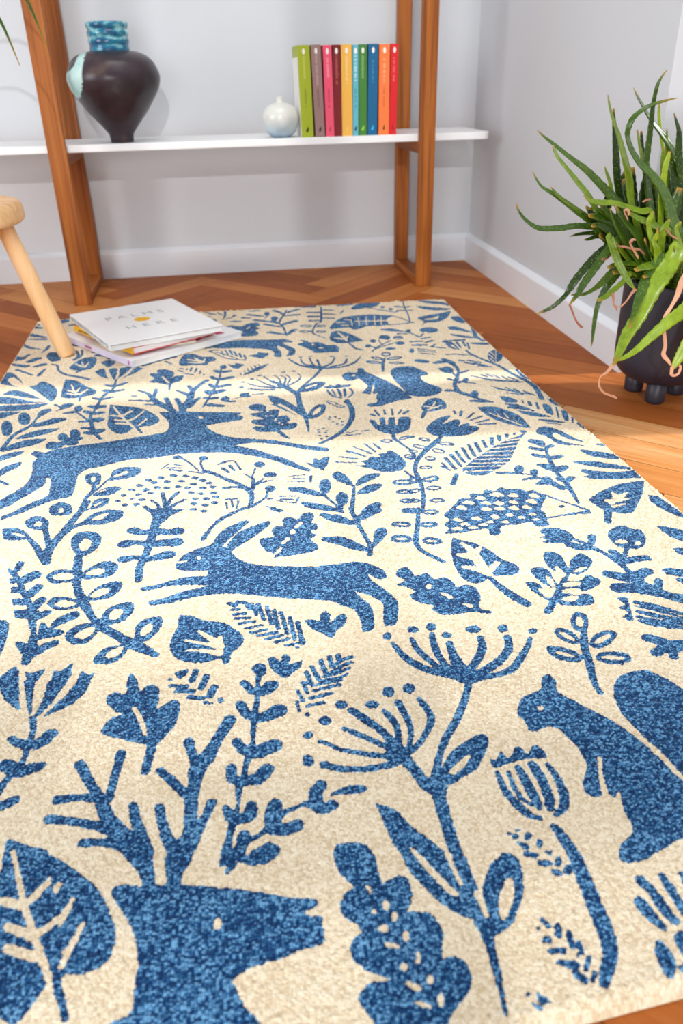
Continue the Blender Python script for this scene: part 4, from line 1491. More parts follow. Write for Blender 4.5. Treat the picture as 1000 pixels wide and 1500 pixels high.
S842,2766,6 886,2688,7 928,2652,12 968,2635,11
S856,2767,8 898,2718,7 938,2663,7
P987,2693 1017,2704 1024,2731 1040,2718 1063,2707 1063,2685 1035,2643 1009,2661
P900,2597 925,2580 928,2608 942,2597 961,2575 934,2536 914,2552
S710,2566,11 728,2541,9
S716,2586,11 730,2577,11
S742,2579,9 740,2563,7
S760,2583,11 755,2543,7
S779,2571,10 772,2523,7
S794,2543,7 790,2503,5
S729,2525,8 767,2501,9
P809,2493 808,2486 805,2484 802,2487 801,2495 802,2501 805,2503 808,2500
S956,2458,11 1006,2512,29 1048,2562,12
S942,2487,4 945,2456,4
S957,2509,4 962,2474,4
S971,2530,5 976,2490,5
S985,2547,5 991,2511,5
S1000,2561,6 1007,2524,6
S1015,2574,5 1021,2541,5
S872,2551,8 865,2457,8 849,2354,11 831,2271,10 804,2154,8
P894,2564 890,2548 880,2543 871,2552 867,2570 871,2587 881,2593 890,2583
S849,2530,20 866,2511,26 903,2512,22
S835,2461,17 860,2427,26 908,2442,26
S826,2378,16 848,2346,27 892,2357,27
S819,2305,25 833,2282,37 871,2301,30
S808,2240,18 828,2227,23 846,2230,26
S826,2168,29 836,2161,27 869,2149,21
P864,2220 880,2244 895,2223 893,2196 915,2191 914,2178 883,2181 867,2197
S904,2208,7 933,2221,8
P930,2247 948,2267 964,2257 961,2237 971,2221 946,2216 933,2225
S977,2241,8 1011,2243,13
P1014,2105 1004,2084 983,2078 962,2092 954,2117 965,2139 986,2145 1007,2130
P1028,2218 1045,2201 1040,2143 1033,2160
P991,2403 988,2398 982,2396 975,2400 973,2407 976,2413 983,2415 989,2411
P1021,2436 1018,2430 1011,2429 1005,2433 1003,2440 1006,2446 1012,2447 1019,2443
P957,2376 954,2370 948,2368 942,2372 939,2379 942,2385 948,2386 955,2382
P948,2318 945,2309 939,2307 933,2312 931,2321 934,2330 940,2333 946,2328
S964,2358,9 1004,2318,13 1054,2296,16
S967,2299,13 1012,2280,17 1051,2274,16
S1000,2396,7 1026,2346,9 1056,2308,12
S1027,2421,6 1059,2340,9
P833,2839 868,2881 949,2913 1018,2908 1098,2890 1144,2890 1174,2848 1170,2829 1134,2841 1147,2799 1176,2735 1162,2660 1134,2657 1147,2722 1113,2797 1105,2769 1116,2720 1110,2646 1085,2659 1087,2717 1060,2760 1011,2781 950,2804 883,2809
P919,3079 945,3140 976,3133 1008,3172 1051,3173 1055,3126 1035,3108 1056,3081 1032,3053 1043,3007 1027,2968 951,2970 941,3030
N995,3081,8 1010,3112,8
N957,3003,9 975,3036,9
S894,3131,16 927,3141,29
S1160,2940,8 1157,3069,10 1146,3152,9 1176,3277,11 1200,3372,6
S1141,3370,26 1164,3330,18 1175,3279,7
S1256,3369,22 1200,3326,25
S1243,3272,27 1182,3265,20
S1221,3165,27 1178,3133,28 1153,3106,11
S1078,3142,21 1126,3099,23 1152,3082,15
S1095,3003,34 1128,2977,23 1157,2961,15
S1201,3019,29 1176,2977,20 1162,2950,11
P1146,3223 1139,3194 1127,3184 1116,3199 1114,3230 1121,3260 1134,3270 1144,3254
S1116,3192,11 1141,3155,14
S1041,3221,27 1090,3188,24 1140,3143,12
S909,3412,14 904,3316,10 893,3259,6
S871,3397,10 894,3345,10
S841,3379,16 861,3364,14
S951,3326,18 938,3295,11 908,3268,11
S934,3224,20 968,3216,22
S986,3272,22 1015,3261,20
S1014,3325,24 1065,3291,24 1087,3274,12
P1115,3316 1109,3289 1099,3280 1091,3294 1089,3323 1095,3350 1105,3359 1114,3345
S1087,3238,5 1099,3281,6
S1029,3388,17 1066,3390,22
S846,3277,21 860,3256,16
S1249,3415,20 1329,3400,30
S1367,3385,9 1332,3120,11 1311,3102,10 1275,2954,8 1316,2869,9
S1296,3299,23 1342,3289,28
S1295,3225,32 1332,3216,27
S1288,3154,22 1328,3145,22
S1370,3332,18 1412,3311,18
S1368,3256,27 1408,3236,18
S1357,3185,19 1395,3166,17
S1282,3063,9 1277,3057,12 1264,3055,14 1249,3058,14 1238,3066,11 1234,3074,4 1239,3080,13 1252,3082,14 1267,3079,14 1278,3071,11 1282,3063,8
S1342,3049,9 1336,3043,12 1324,3041,14 1309,3045,14 1297,3052,11 1293,3060,4 1299,3067,12 1312,3068,14 1327,3065,14 1338,3058,11 1342,3049,8
S1269,2977,9 1264,2971,12 1251,2970,14 1237,2973,13 1225,2980,11 1221,2988,4 1227,2994,12 1239,2996,14 1254,2992,13 1265,2985,11 1269,2977,8
S1332,2959,8 1327,2953,11 1317,2951,13 1304,2954,13 1295,2960,10 1292,2968,4 1296,2974,11 1307,2976,14 1319,2973,13 1329,2967,10 1332,2959,7
P1358,2996 1383,3085 1433,3168 1488,3192 1567,3199 1638,3169 1668,3150 1630,3099 1621,3019 1578,2995 1531,3006 1462,2962 1439,3005
N1510,3169,4 1491,3021,5
N1548,3170,4 1525,3022,5
N1587,3171,4 1561,3014,5
N1617,3154,4 1590,3016,5
N1472,3134,4 1460,3023,4
N1418,3049,13 1441,3036,13
N1400,3094,14 1434,3092,14
N1444,3141,12 1462,3127,12
N1488,3097,14 1623,3077,14
S1668,3149,10 1699,3095,9 1722,3032,8
S1615,3010,13 1668,3009,13 1733,3022,18
P1355,2947c 1390,2961 1433,2897 1467,2797 1432,2785 1373,2774 1343,2805 1335,2857
N1400,2804,10 1396,2864,15 1381,2940,7
N1359,2860,13 1385,2838,21
N1418,2878,5 1399,2825,10
S1403,2779,9 1418,2700,11 1440,2667,12
P1192,2799 1218,2822 1205,2856 1228,2855 1246,2816 1281,2813 1314,2762 1342,2759 1354,2714 1344,2660 1363,2652 1312,2664 1251,2668 1244,2697 1221,2744
Q1291,2728 1288,2722 1280,2721 1274,2725 1272,2733 1275,2738 1283,2740 1289,2735
Q1260,2784 1257,2777 1253,2775 1249,2779 1249,2786 1251,2792 1255,2794 1259,2791
P1520,2775 1513,2760 1502,2755 1494,2764 1493,2781 1500,2796 1511,2801 1519,2792
P1587,2811 1575,2785 1556,2777 1541,2792 1540,2821 1552,2848 1572,2856 1586,2840
P1641,2798 1631,2781 1614,2776 1601,2787 1598,2808 1609,2826 1626,2831 1639,2819
P1488,2713 1481,2698 1471,2694 1463,2703 1462,2719 1468,2734 1479,2739 1487,2730
P1629,2721 1620,2704 1606,2699 1595,2709 1594,2729 1603,2746 1617,2751 1628,2741
P1579,2655 1571,2646 1554,2645 1540,2653 1536,2664 1544,2673 1560,2674 1575,2666
S1474,2637,7 1514,2698,9 1580,2770,7
S1533,2791,6 1533,2710,4
S1500,2674,12 1595,2737,9
S1476,2714,11 1503,2683,11
N1547,2797,14 1563,2777,10
N1605,2792,12 1629,2791,12
S1585,2937,28 1613,2925,46 1645,2903,21 1684,2862,10 1708,2796,13
P1696,2891 1689,2875 1679,2869 1673,2878 1673,2896 1681,2913 1691,2919 1697,2909
S1633,2863,16 1666,2855,18
P1814,2875 1794,2849 1763,2844 1738,2862 1733,2894 1752,2920 1784,2926 1810,2907
Q1763,2855 1758,2850 1750,2849 1742,2853 1740,2860 1745,2865 1754,2865 1761,2861
S1740,2847,8 1713,2794,9
S1751,2782,15 1712,2770,15
S1658,2735,16 1702,2733,20
S1659,2685,21 1704,2678,25
S1749,2731,20 1715,2713,13
S1750,2682,10 1727,2653,10
S1723,2650,15 1771,2619,15
P1644,2612 1637,2593 1628,2586 1623,2596 1625,2617 1633,2636 1641,2643 1646,2633
S1667,2634,12 1726,2595,11
S1661,2608,12 1721,2574,10
S1657,2581,11 1709,2549,10
S1793,2711,16 1813,2671,28
S1858,3390,21 1899,3355,47 1957,3314,36 1967,3268,9
S1827,3288,25 1871,3241,53 1924,3216,43 1956,3215,16
P1770,3085 1828,3125 1898,3146 1949,3172 1901,3060 1841,3003 1791,3003 1763,2964 1785,3028
N1804,3055,17 1844,3061,25 1873,3101,6
P1504,3328 1543,3398 1608,3424 1662,3416 1626,3339 1555,3316 1514,3305
S1462,3296,10 1439,3242,6
S1453,3395,22 1518,3403,22
S1591,3319,13 1696,3207,12
P1666,3316 1660,3302 1651,3298 1645,3306 1644,3321 1650,3334 1659,3339 1666,3331
P1696,3269 1690,3255 1681,3250 1675,3258 1675,3275 1681,3290 1690,3294 1696,3286
P1717,3226 1712,3215 1705,3211 1701,3217 1701,3230 1706,3241 1713,3245 1717,3239
S1776,3410,6 1757,3294,7 1745,3169,7 1726,3043,7
S1754,3418,18 1808,3417,18
S1719,3315,21 1757,3294,22 1782,3300,16
S1721,3238,17 1777,3225,17
S1136,2614,6 1166,2539,14 1204,2497,21 1241,2482,36
S1184,2603,6 1188,2543,11 1223,2504,16
S1220,2613,7 1223,2527,8 1238,2492,12
S1246,2580,9 1247,2505,11 1250,2475,18
S1317,2592,7 1298,2528,10 1263,2488,19
S1362,2564,7 1343,2509,13 1289,2481,17
S1419,2579,5 1381,2510,12 1326,2471,15 1261,2469,17
P1193,2624 1191,2620 1185,2619 1180,2622 1178,2627 1181,2632 1187,2633 1192,2629
P1236,2627 1233,2623 1226,2622 1220,2626 1218,2631 1221,2636 1228,2636 1234,2633
P1319,2605 1315,2601 1308,2601 1301,2604 1299,2610 1303,2614 1310,2615 1317,2611
P1373,2595 1370,2591 1364,2590 1359,2593 1357,2599 1360,2603 1366,2604 1371,2601
S1249,2468,13 1211,2383,12 1159,2288,12 1133,2222,16 1129,2140,19 1125,2060,16
S1084,2309,30 1066,2352,11 1054,2368,11
S1082,2306,9 1080,2395,7 1063,2429,7
S1093,2318,9 1105,2390,7 1088,2424,7
S1103,2316,7 1121,2379,6 1111,2427,5
S1108,2308,10 1146,2350,10 1161,2394,5 1155,2433,5
S1076,2291,24 1055,2295,16
P1113,2456 1109,2451 1102,2450 1096,2454 1093,2460 1097,2465 1104,2466 1110,2463
P1151,2458 1148,2453 1141,2452 1135,2455 1133,2462 1136,2467 1143,2468 1149,2464
S1094,2296,29 1112,2254,22 1131,2206,24
P1139,2232 1164,2287 1203,2323 1243,2310 1220,2260 1182,2230
N1169,2266,13 1206,2295,11
P1313,2369 1337,2403 1372,2396 1385,2442 1405,2437 1405,2401 1431,2351 1463,2283 1492,2203 1511,2114 1514,2097 1504,2086 1454,2072 1390,2037 1354,2045 1361,2068 1388,2077 1395,2125 1411,2174c 1396,2156 1389,2168 1382,2155 1371,2162 1354,2175 1386,2240 1378,2286 1370,2326 1342,2309 1318,2318
N1407,2237,7 1385,2163,7
Q1363,2364 1360,2358 1354,2357 1349,2361 1348,2368 1351,2374 1357,2375 1362,2371
P1496,2369 1516,2413 1557,2429 1582,2424 1599,2404 1623,2350 1626,2317 1595,2301 1595,2240 1627,2189 1634,2144 1600,2103 1555,2096 1520,2112 1508,2136 1501,2201 1492,2299
S1235,2262,12 1321,2264,16
P1236,2254 1258,2282 1265,2263 1288,2286 1299,2261 1323,2271 1322,2247 1243,2245
S1239,2233,7 1247,2170,10 1274,2141,9
S1255,2230,6 1260,2168,7
S1276,2231,12 1278,2158,8
S1299,2227,11 1292,2155,9
S1319,2230,9 1323,2181,8 1298,2140,8
S1281,2107,9 1292,2067,15 1291,2025,14
S1217,2121,5 1246,2070,6 1269,2046,6
S1227,2125,6 1237,2112,6
S1243,2109,5 1254,2093,5
S1258,2079,5 1275,2052,5
S1472,2389,10 1491,2486,13 1512,2549,7
S1539,2590,7 1534,2578,10 1525,2573,17 1516,2575,17 1509,2584,10 1509,2596,6 1514,2607,10 1523,2613,17 1533,2611,17 1539,2602,10 1539,2590,7
S1498,2535,10 1493,2531,14 1482,2533,14 1471,2541,12 1463,2553,9 1461,2563,5 1466,2567,14 1477,2565,14 1488,2557,13 1496,2545,9 1498,2535,7
S1573,2541,7 1566,2531,10 1551,2523,13 1534,2519,14 1521,2521,14 1517,2529,5 1524,2538,10 1538,2546,13 1556,2550,14 1569,2548,14 1573,2541,10
S1482,2488,10 1476,2484,13 1462,2487,13 1447,2495,12 1435,2506,10 1432,2515,4 1438,2519,13 1451,2516,13 1467,2508,12 1479,2497,10 1482,2488,8
S1568,2466,8 1561,2462,10 1547,2463,11 1530,2469,10 1517,2477,9 1513,2484,3 1519,2488,10 1534,2486,11 1551,2481,11 1564,2473,9 1568,2466,8
P1160,2049 1188,2088 1211,2093 1205,2040 1187,2076 1155,2044
P1922,3067 1957,3076 1978,2972 1943,2964 1920,3015
S1979,2958,10 1956,2821,17 1943,2741,19 1955,2681,16
P1865,2918c 1904,2914 1944,2809 1907,2839 1867,2870
S1851,2801,13 1885,2764,32 1937,2731,15
S1899,2660,18 1932,2647,33 1966,2632,13
S1799,2718,17 1819,2714,22
S1840,2714,22 1877,2714,23
S1796,2671,13 1802,2615,16 1822,2593,11
S1819,2696,9 1823,2612,10
S1841,2690,12 1837,2609,8
S1868,2694,11 1861,2623,9
S1882,2672,8 1866,2589,9
S1848,2575,9 1853,2520,13 1882,2435,15 1912,2361,15 1930,2260,16 1953,2178,17 1960,2104,18 1941,1991,18
S1755,2537,10 1790,2534,12 1846,2505,10
P1966,2469 1939,2418 1912,2401 1898,2427 1907,2482 1933,2535 1962,2553 1975,2525
N1961,2542,3 1912,2395,3
N1918,2496,5 1923,2444,5
N1935,2529,5 1936,2485,5
N1908,2454,5 1910,2413,5
S1788,2454,18 1800,2444,13
S1800,2425,17 1824,2399,18
S1818,2447,15 1856,2414,13
S1834,2408,19 1865,2372,12
S1840,2375,18 1881,2355,11
S1779,2268,9 1838,2218,12 1930,2167,15
S1817,2274,13 1831,2249,10
S1838,2278,9 1852,2244,9
S1860,2265,8 1871,2225,8
S1884,2245,8 1895,2204,8
S1906,2232,9 1924,2183,9
S1810,2235,8 1833,2205,8
S1846,2205,10 1877,2186,10
S1902,2185,12 1931,2166,15
S1812,2148,7 1849,2099,13 1924,2040,10
S1828,2116,12 1860,2095,12
S1859,2124,9 1874,2085,8
S1882,2104,10 1894,2060,9
S1847,2071,12 1892,2047,12
S1908,2077,11 1928,2033,11
S1962,2301,12 1960,2226,16 1969,2197,14
S1719,2255,17 1692,2190,15 1687,2119,21 1713,2072,25 1732,2041,16 1771,1999,7
S1721,2261,14 1746,2331,12 1751,2395,17 1739,2449,36 1689,2444,27
S1630,2486,31 1647,2469,40 1660,2459,18
S1730,2484,23 1741,2458,25
P1680,2378 1699,2382 1719,2394 1733,2366 1720,2318 1689,2324
S1720,2319,9 1723,2264,9
S1782,2329,15 1744,2307,16
S1689,2254,20 1704,2231,14
S1712,2210,19 1735,2223,14
P1757,2231 1750,2217 1741,2213 1735,2220 1736,2235 1743,2249 1753,2253 1759,2245
S1737,2208,17 1766,2187,12
S1651,2137,24 1675,2127,22
P1747,2078 1735,2054 1722,2046 1715,2058 1718,2085 1730,2110 1744,2118 1751,2105
S1701,2023,15 1733,2014,27 1771,1999,8
"""
CELL = 1.5
GX, GY = int(2060 / CELL), int(3520 / CELL)
dye = np.zeros((GY, GX), 'f')


def fill_poly(poly, val):
    poly = np.array(poly)[:, :2] / CELL
    q = np.roll(poly, -1, 0)
    ya, yb = max(0, int(poly[:, 1].min())), min(GY - 1, int(poly[:, 1].max()) + 1)
    for y in range(ya, yb + 1):
        yc = y + 0.5
        c = (poly[:, 1] <= yc) != (q[:, 1] <= yc)
        if not c.any():
            continue
        A, B = poly[c], q[c]
        xs = np.sort(A[:, 0] + (yc - A[:, 1]) * (B[:, 0] - A[:, 0]) / (B[:, 1] - A[:, 1]))
        for k in range(0, len(xs) - 1, 2):
            lo_, hi_ = max(0, math.ceil(xs[k] - 0.5)), min(GX, math.floor(xs[k + 1] - 0.5) + 1)
            if hi_ > lo_:
                dye[y, lo_:hi_] = val


def fill_disc(x, y, r_, val):
    x, y, r_ = x / CELL, y / CELL, max(r_ / CELL, 0.75)
    xa, xb = max(0, int(x - r_)), min(GX, int(x + r_) + 2)
    ya, yb = max(0, int(y - r_)), min(GY, int(y + r_) + 2)
    if xa >= xb or ya >= yb:
        return
    yy, xx = np.mgrid[ya:yb, xa:xb]
    dye[ya:yb, xa:xb][(xx + 0.5 - x) ** 2 + (yy + 0.5 - y) ** 2 <= r_ * r_] = val


for line in PATTERN.strip().splitlines():
    k, toks = line[0], line[1:].split()
    cor = [t_.endswith('c') for t_ in toks]
    pts = [tuple(map(float, t_.rstrip('c').split(','))) for t_ in toks]
    val = 1.0 if k in 'PS' else 0.0
    if k in 'PQ':
        fill_poly(curve_pts(pts, True, cor, 6), val)
    else:
        cv = curve_pts(pts, False, cor, 6)
        for a_, b_ in zip(cv[:-1], cv[1:]):
            L_ = float(np.hypot(*(b_ - a_)[:2]))
            ns = max(1, int(L_ / max(0.2 * min(a_[2], b_[2]), CELL * 0.7)))
            for s_ in range(ns):
                p_ = a_ + (b_ - a_) * s_ / ns
                fill_disc(p_[0], p_[1], p_[2] / 2, val)
        fill_disc(cv[-1][0], cv[-1][1], cv[-1][2] / 2, val)

# the printed design repeats every 905 mm: carry it on where the magazines, the frame edge hide the rug
OX, OY = -0.45, 0.22
yy, xx = np.mgrid[0:GY, 0:GX]
WX, WY = OX + (xx + 0.5) * CELL / 2000, OY + (yy + 0.5) * CELL / 2000
dyc, dxc = int(round(0.905 * 2000 / CELL)), int(round(0.0145 * 2000 / CELL))
fwd = np.zeros_like(dye)
fwd[:GY - dyc, dxc:] = dye[dyc:, :GX - dxc]
bck = np.zeros_like(dye)
bck[dyc:, :GX - dxc] = dye[:GY - dyc, dxc:]
left_lim = -0.085 - (WY - 0.25) * 0.272 - 0.03          # just outside the left edge of view
right_lim = 0.245 + (WY - 0.25) * 0.545 + 0.03
dye = np.where((WX < left_lim) & (WY < 1.03), fwd, dye)
dye = np.where((WX > right_lim) & (WY < 0.80), fwd, dye)
mag = (WX > -0.33) & (WX < -0.03) & (WY > 1.60) & (WY < 1.93)
dye = np.where(mag & (dye < 0.5), bck, dye)
for ax in (0, 1):                                        # soften to sub-cell edges
    dye = (np.roll(dye, 1, ax) + 2 * dye + np.roll(dye, -1, ax)) / 4


def interp(xs, pts):
    return np.interp(xs, [p[0] for p in pts], [p[1] for p in pts])


NU, NV = 700, 1120
s_ = np.linspace(0, 1, NU)
tv = np.linspace(0, 1, NV)
tv = tv + 0.10 * (tv * tv - tv)                          # rows a little closer on the near side
S_, T_ = np.meshgrid(s_, tv)
X0 = -0.42 + S_ * (0.548 + 0.42)
yn = 0.2465 + np.where(X0 > 0.15, 0.075 * (X0 - 0.15), 0.012 * (X0 - 0.15))
yf = 1.9405 - 0.022 * (X0 + 0.04)
Yv = yn + T_ * (yf - yn)
XLe = interp(Yv, [(0.2, -0.412), (1.529, -0.428), (1.96, -0.4335)])
XRe = interp(Yv, [(0.2, 0.556), (0.81, 0.550), (1.138, 0.5435), (1.4, 0.539), (1.7, 0.538), (1.96, 0.545)])
Xv = XLe + S_ * (XRe - XLe)
# rounded corners
R_ = 0.022
w_, h_ = XRe - XLe, yf - yn
dx = np.minimum(S_, 1 - S_) * w_
dy = np.minimum(T_, 1 - T_) * h_
cx_, cy_ = np.clip(R_ - dx, 0, None), np.clip(R_ - dy, 0, None)
rr = np.hypot(cx_, cy_)
mxc = np.maximum(cx_, cy_)
k_ = np.where((cx_ > 0) & (cy_ > 0) & (rr > 0), mxc / np.maximum(rr, 1e-9), 1.0)
Xv += np.where(S_ < 0.5, 1, -1) * (cx_ - cx_ * k_)
Yv += np.where(T_ < 0.5, 1, -1) * (cy_ - cy_ * k_)
dist = np.where((cx_ > 0) & (cy_ > 0), R_ - mxc, np.minimum(dx, dy))
edge = np.clip(dist / 0.009, 0, 1)
top = 0.0125 * np.sqrt(np.clip(1 - (1 - edge) ** 2, 0, 1))
nz = RNG.standard_normal((NV, NU)).astype('f')
nz2 = nz.copy()
for ax in (0, 1):
    nz2 = (np.roll(nz2, 1, ax) + 2 * nz2 + np.roll(nz2, -1, ax)) / 4
big = RNG.standard_normal((NV // 40 + 2, NU // 40 + 2))
bi = np.linspace(0, big.shape[0] - 1.001, NV)
bj = np.linspace(0, big.shape[1] - 1.001, NU)
i0_, j0_ = bi.astype(int), bj.astype(int)
fi, fj = (bi - i0_)[:, None], (bj - j0_)[None, :]
bigf = (big[i0_][:, j0_] * (1 - fi) * (1 - fj) + big[i0_ + 1][:, j0_] * fi * (1 - fj) + big[i0_][:, j0_ + 1] * (1 - fi) * fj + big[i0_ + 1][:, j0_ + 1] * fi * fj)
Zv = top + edge * (nz2 * 0.00035 + nz * 0.00028 + bigf * 0.0002)
# whipped edge: thick stitches over the border
band = np.exp(-((dist - 0.0055) / 0.0042) ** 2)
run = np.where(dx < dy, Yv, Xv)
stitch = np.sin(2 * PI * run / 0.0052 + 1.6 * bigf + 0.9 * nz2 / nz2.std())
Zv = Zv + band * (0.0010 * stitch + 0.0006 * nz2 / nz2.std())
Zv = np.maximum(Zv, 0.0004)
gxi = np.clip((Xv - OX) * 2000 / CELL - 0.5, 0, GX - 1.001)
gyi = np.clip((Yv - OY) * 2000 / CELL - 0.5, 0, GY - 1.001)
a0, b0 = gyi.astype(int), gxi.astype(int)
fa, fb = gyi - a0, gxi - b0
dv = dye[a0, b0] * (1 - fa) * (1 - fb) + dye[a0 + 1, b0] * fa * (1 - fb) + dye[a0, b0 + 1] * (1 - fa) * fb + dye[a0 + 1, b0 + 1] * fa * fb
dv = dv * np.clip((dist - 0.004) / 0.003, 0, 1)
jx = RNG.standard_normal((NV, NU)) * 0.00028 * edge
jy = RNG.standard_normal((NV, NU)) * 0.00028 * edge
RC = (0.06, 1.1)
co = np.stack([Xv + jx - RC[0], Yv + jy - RC[1], Zv], -1).reshape(-1, 3).astype('f')
idx = np.arange(NU * NV).reshape(NV, NU)
quads = np.stack([idx[:-1, :-1], idx[:-1, 1:], idx[1:, 1:], idx[1:, :-1]], -1).reshape(-1, 4)
me = bpy.data.meshes.new('rug')
me.vertices.add(len(co))
me.vertices.foreach_set('co', co.ravel())
me.loops.add(quads.size)
me.loops.foreach_set('vertex_index', quads.ravel().astype('i'))
me.polygons.add(len(quads))
me.polygons.foreach_set('loop_start', np.arange(0, quads.size, 4, dtype='i'))
me.polygons.foreach_set('use_smooth', np.ones(len(quads), bool))
me.update(calc_edges=True)
at = me.attributes.new('dye', 'FLOAT', 'POINT')
at.data.foreach_set('value', dv.reshape(-1).astype('f'))
at = me.attributes.new('tuft', 'FLOAT', 'POINT')
at.data.foreach_set('value', (0.5 + 0.28 * nz2 / nz2.std() * 0.6 + 0.10 * nz).reshape(-1).astype('f'))
rug = bpy.data.objects.new('rug', me)
rug.location = (RC[0], RC[1], 0)
C.objects.link(rug)
tag(rug, 'cream wool rug with blue woodland animals and leaves on the parquet floor', 'rug')

m = bpy.data.materials.new('tufted_wool')
m.use_nodes = True
n, l = m.node_tree.nodes, m.node_tree.links
b = n['Principled BSDF']
b.inputs['Roughness'].default_value = 0.95
b.inputs['Specular IOR Level'].default_value = 0.1
b.inputs['Sheen Weight'].default_value = 0.12
b.inputs['Sheen Roughness'].default_value = 0.5
tc = n.new('ShaderNodeTexCoord')
ad = n.new('ShaderNodeAttribute')
ad.attribute_name = 'dye'
tu = n.new('ShaderNodeAttribute')
tu.attribute_name = 'tuft'
mp = n.new('ShaderNodeMapping')
mp.inputs['Scale'].default_value = (470, 600, 60)
l.new(tc.outputs['Object'], mp.inputs['Vector'])
vo = n.new('ShaderNodeTexVoronoi')
vo.voronoi_dimensions = '2D'
vo.inputs['Scale'].default_value = 1.0
vo.inputs['Randomness'].default_value = 0.75
l.new(mp.outputs['Vector'], vo.inputs['Vector'])
cs_ = n.new('ShaderNodeSeparateColor')
l.new(vo.outputs['Color'], cs_.inputs['Color'])
n1 = n.new('ShaderNodeTexNoise')
n1.inputs['Scale'].default_value = 900
n1.inputs['Detail'].default_value = 2
l.new(tc.outputs['Object'], n1.inputs['Vector'])
n2 = n.new('ShaderNodeTexNoise')
n2.inputs['Scale'].default_value = 22
n2.inputs['Detail'].default_value = 3
l.new(tc.outputs['Object'], n2.inputs['Vector'])


def math_node(op, a_, b_=None, c_=None):
    x_ = n.new('ShaderNodeMath')
    x_.operation = op
    for k, s in enumerate((a_, b_, c_)):
        if s is None:
            continue
        if isinstance(s, (int, float)):
            x_.inputs[k].default_value = s
        else:
            l.new(s, x_.inputs[k])
    return x_.outputs[0]


rag = math_node('MULTIPLY_ADD', cs_.outputs['Green'], 0.34, math_node('MULTIPLY_ADD', n1.outputs['Fac'], 0.3, -0.32))
fac = math_node('ADD', ad.outputs['Fac'], rag)
mr = n.new('ShaderNodeMapRange')
mr.interpolation_type = 'SMOOTHSTEP'
mr.inputs['From Min'].default_value = 0.40
mr.inputs['From Max'].default_value = 0.58
l.new(fac, mr.inputs['Value'])
pile = math_node('MULTIPLY_ADD', vo.outputs['Distance'], -0.55, math_node('MULTIPLY_ADD', n1.outputs['Fac'], 0.25, 0.35))
tone = math_node('MULTIPLY_ADD', tu.outputs['Fac'], 0.25, math_node('MULTIPLY_ADD', cs_.outputs['Red'], 0.62, math_node('MULTIPLY_ADD', n2.outputs['Fac'], 0.36, math_node('ADD', pile, -0.395))))
rb_ = n.new('ShaderNodeValToRGB')
e = rb_.color_ramp.elements
e[0].position, e[1].position = 0.22, 0.85
e[0].color, e[1].color = (0.002, 0.024, 0.095, 1), (0.18, 0.42, 0.68, 1)
x = e.new(0.5)
x.color = (0.012, 0.090, 0.235, 1)
l.new(tone, rb_.inputs['Fac'])
rc_ = n.new('ShaderNodeValToRGB')
e = rc_.color_ramp.elements
e[0].position, e[1].position = 0.2, 0.8
e[0].color, e[1].color = (0.70, 0.545, 0.36, 1), (0.91, 0.80, 0.62, 1)
x = e.new(0.45)
x.color = (0.83, 0.69, 0.48, 1)
l.new(tone, rc_.inputs['Fac'])
mx = n.new('ShaderNodeMix')
mx.data_type = 'RGBA'
l.new(mr.outputs['Result'], mx.inputs['Factor'])
l.new(rc_.outputs['Color'], mx.inputs['A'])
l.new(rb_.outputs['Color'], mx.inputs['B'])
l.new(mx.outputs['Result'], b.inputs['Base Color'])
bp = n.new('ShaderNodeBump')
bp.inputs['Strength'].default_value = 0.8
bp.inputs['Distance'].default_value = 0.0016
l.new(pile, bp.inputs['Height'])
l.new(bp.outputs['Normal'], b.inputs['Normal'])
me.materials.append(m)

# ------------------------------------------------------------------ magazines and books on the rug
MAT_WHITE = mat('white_card_cover', hexc('#efeeee'), 0.4, 0.4)
PAPER = mat('white_paper', hexc('#f1efee'), 0.7, 0.2)
CREAM = mat('cream_paper', hexc('#e6dccb'), 0.7, 0.2)


def flat_book(name, label, cx_, cy_, z0, w, d, t, rot, cover, pages, cov_t=0.0018, spine_side='left', cat='book'):
    b_ = thing(name, label, cat, (cx_, cy_, z0), rot, 'reading stack on the rug')
    bm = bmesh.new()
    add_box(bm, -w / 2, w / 2, -d / 2, d / 2, 0, cov_t, cov_t * 0.3)
    add_box(bm, -w / 2, w / 2, -d / 2, d / 2, t - cov_t, t, cov_t * 0.3)
    add_box(bm, -w / 2, -w / 2 + cov_t, -d / 2, d / 2, cov_t, t - cov_t, 0)
    bm_obj('cover', bm, cover, b_)
    bm = bmesh.new()
    add_box(bm, -w / 2 + cov_t, w / 2 - 0.002, -d / 2 + 0.0025, d / 2 - 0.0025, cov_t, t - cov_t, 0)
    bm_obj('page_block', bm, pages, b_)
    return b_


ZR = 0.0138                                              # top of the pile
def plate(name, pts, m_, parent, z, th=0.0003, label=None):
    """printed shape on a cover"""
    bm = bmesh.new()
    A = [bm.verts.new((x_, y_, z)) for x_, y_ in pts]
    bm.faces.new(A)
    o_ = bm_obj(name, bm, m_, parent)
    for p_ in o_.data.polygons:
        if p_.normal.z < 0:
            p_.flip()
    if label:
        o_['label'] = label
    return o_


def ell(cx_, cy_, rx, ry, n_=24, rot=0):
    return [(cx_ + rx * math.cos(2 * PI * k / n_) * math.cos(rot) - ry * math.sin(2 * PI * k / n_) * math.sin(rot),
             cy_ + rx * math.cos(2 * PI * k / n_) * math.sin(rot) + ry * math.sin(2 * PI * k / n_) * math.cos(rot)) for k in range(n_)]


R36 = math.radians(36)
low = flat_book('book', 'white hardback with a lilac spine lying lowest in the stack', -0.153, 1.722, ZR, 0.270, 0.272, 0.0135, R36,
                MAT_WHITE, PAPER)
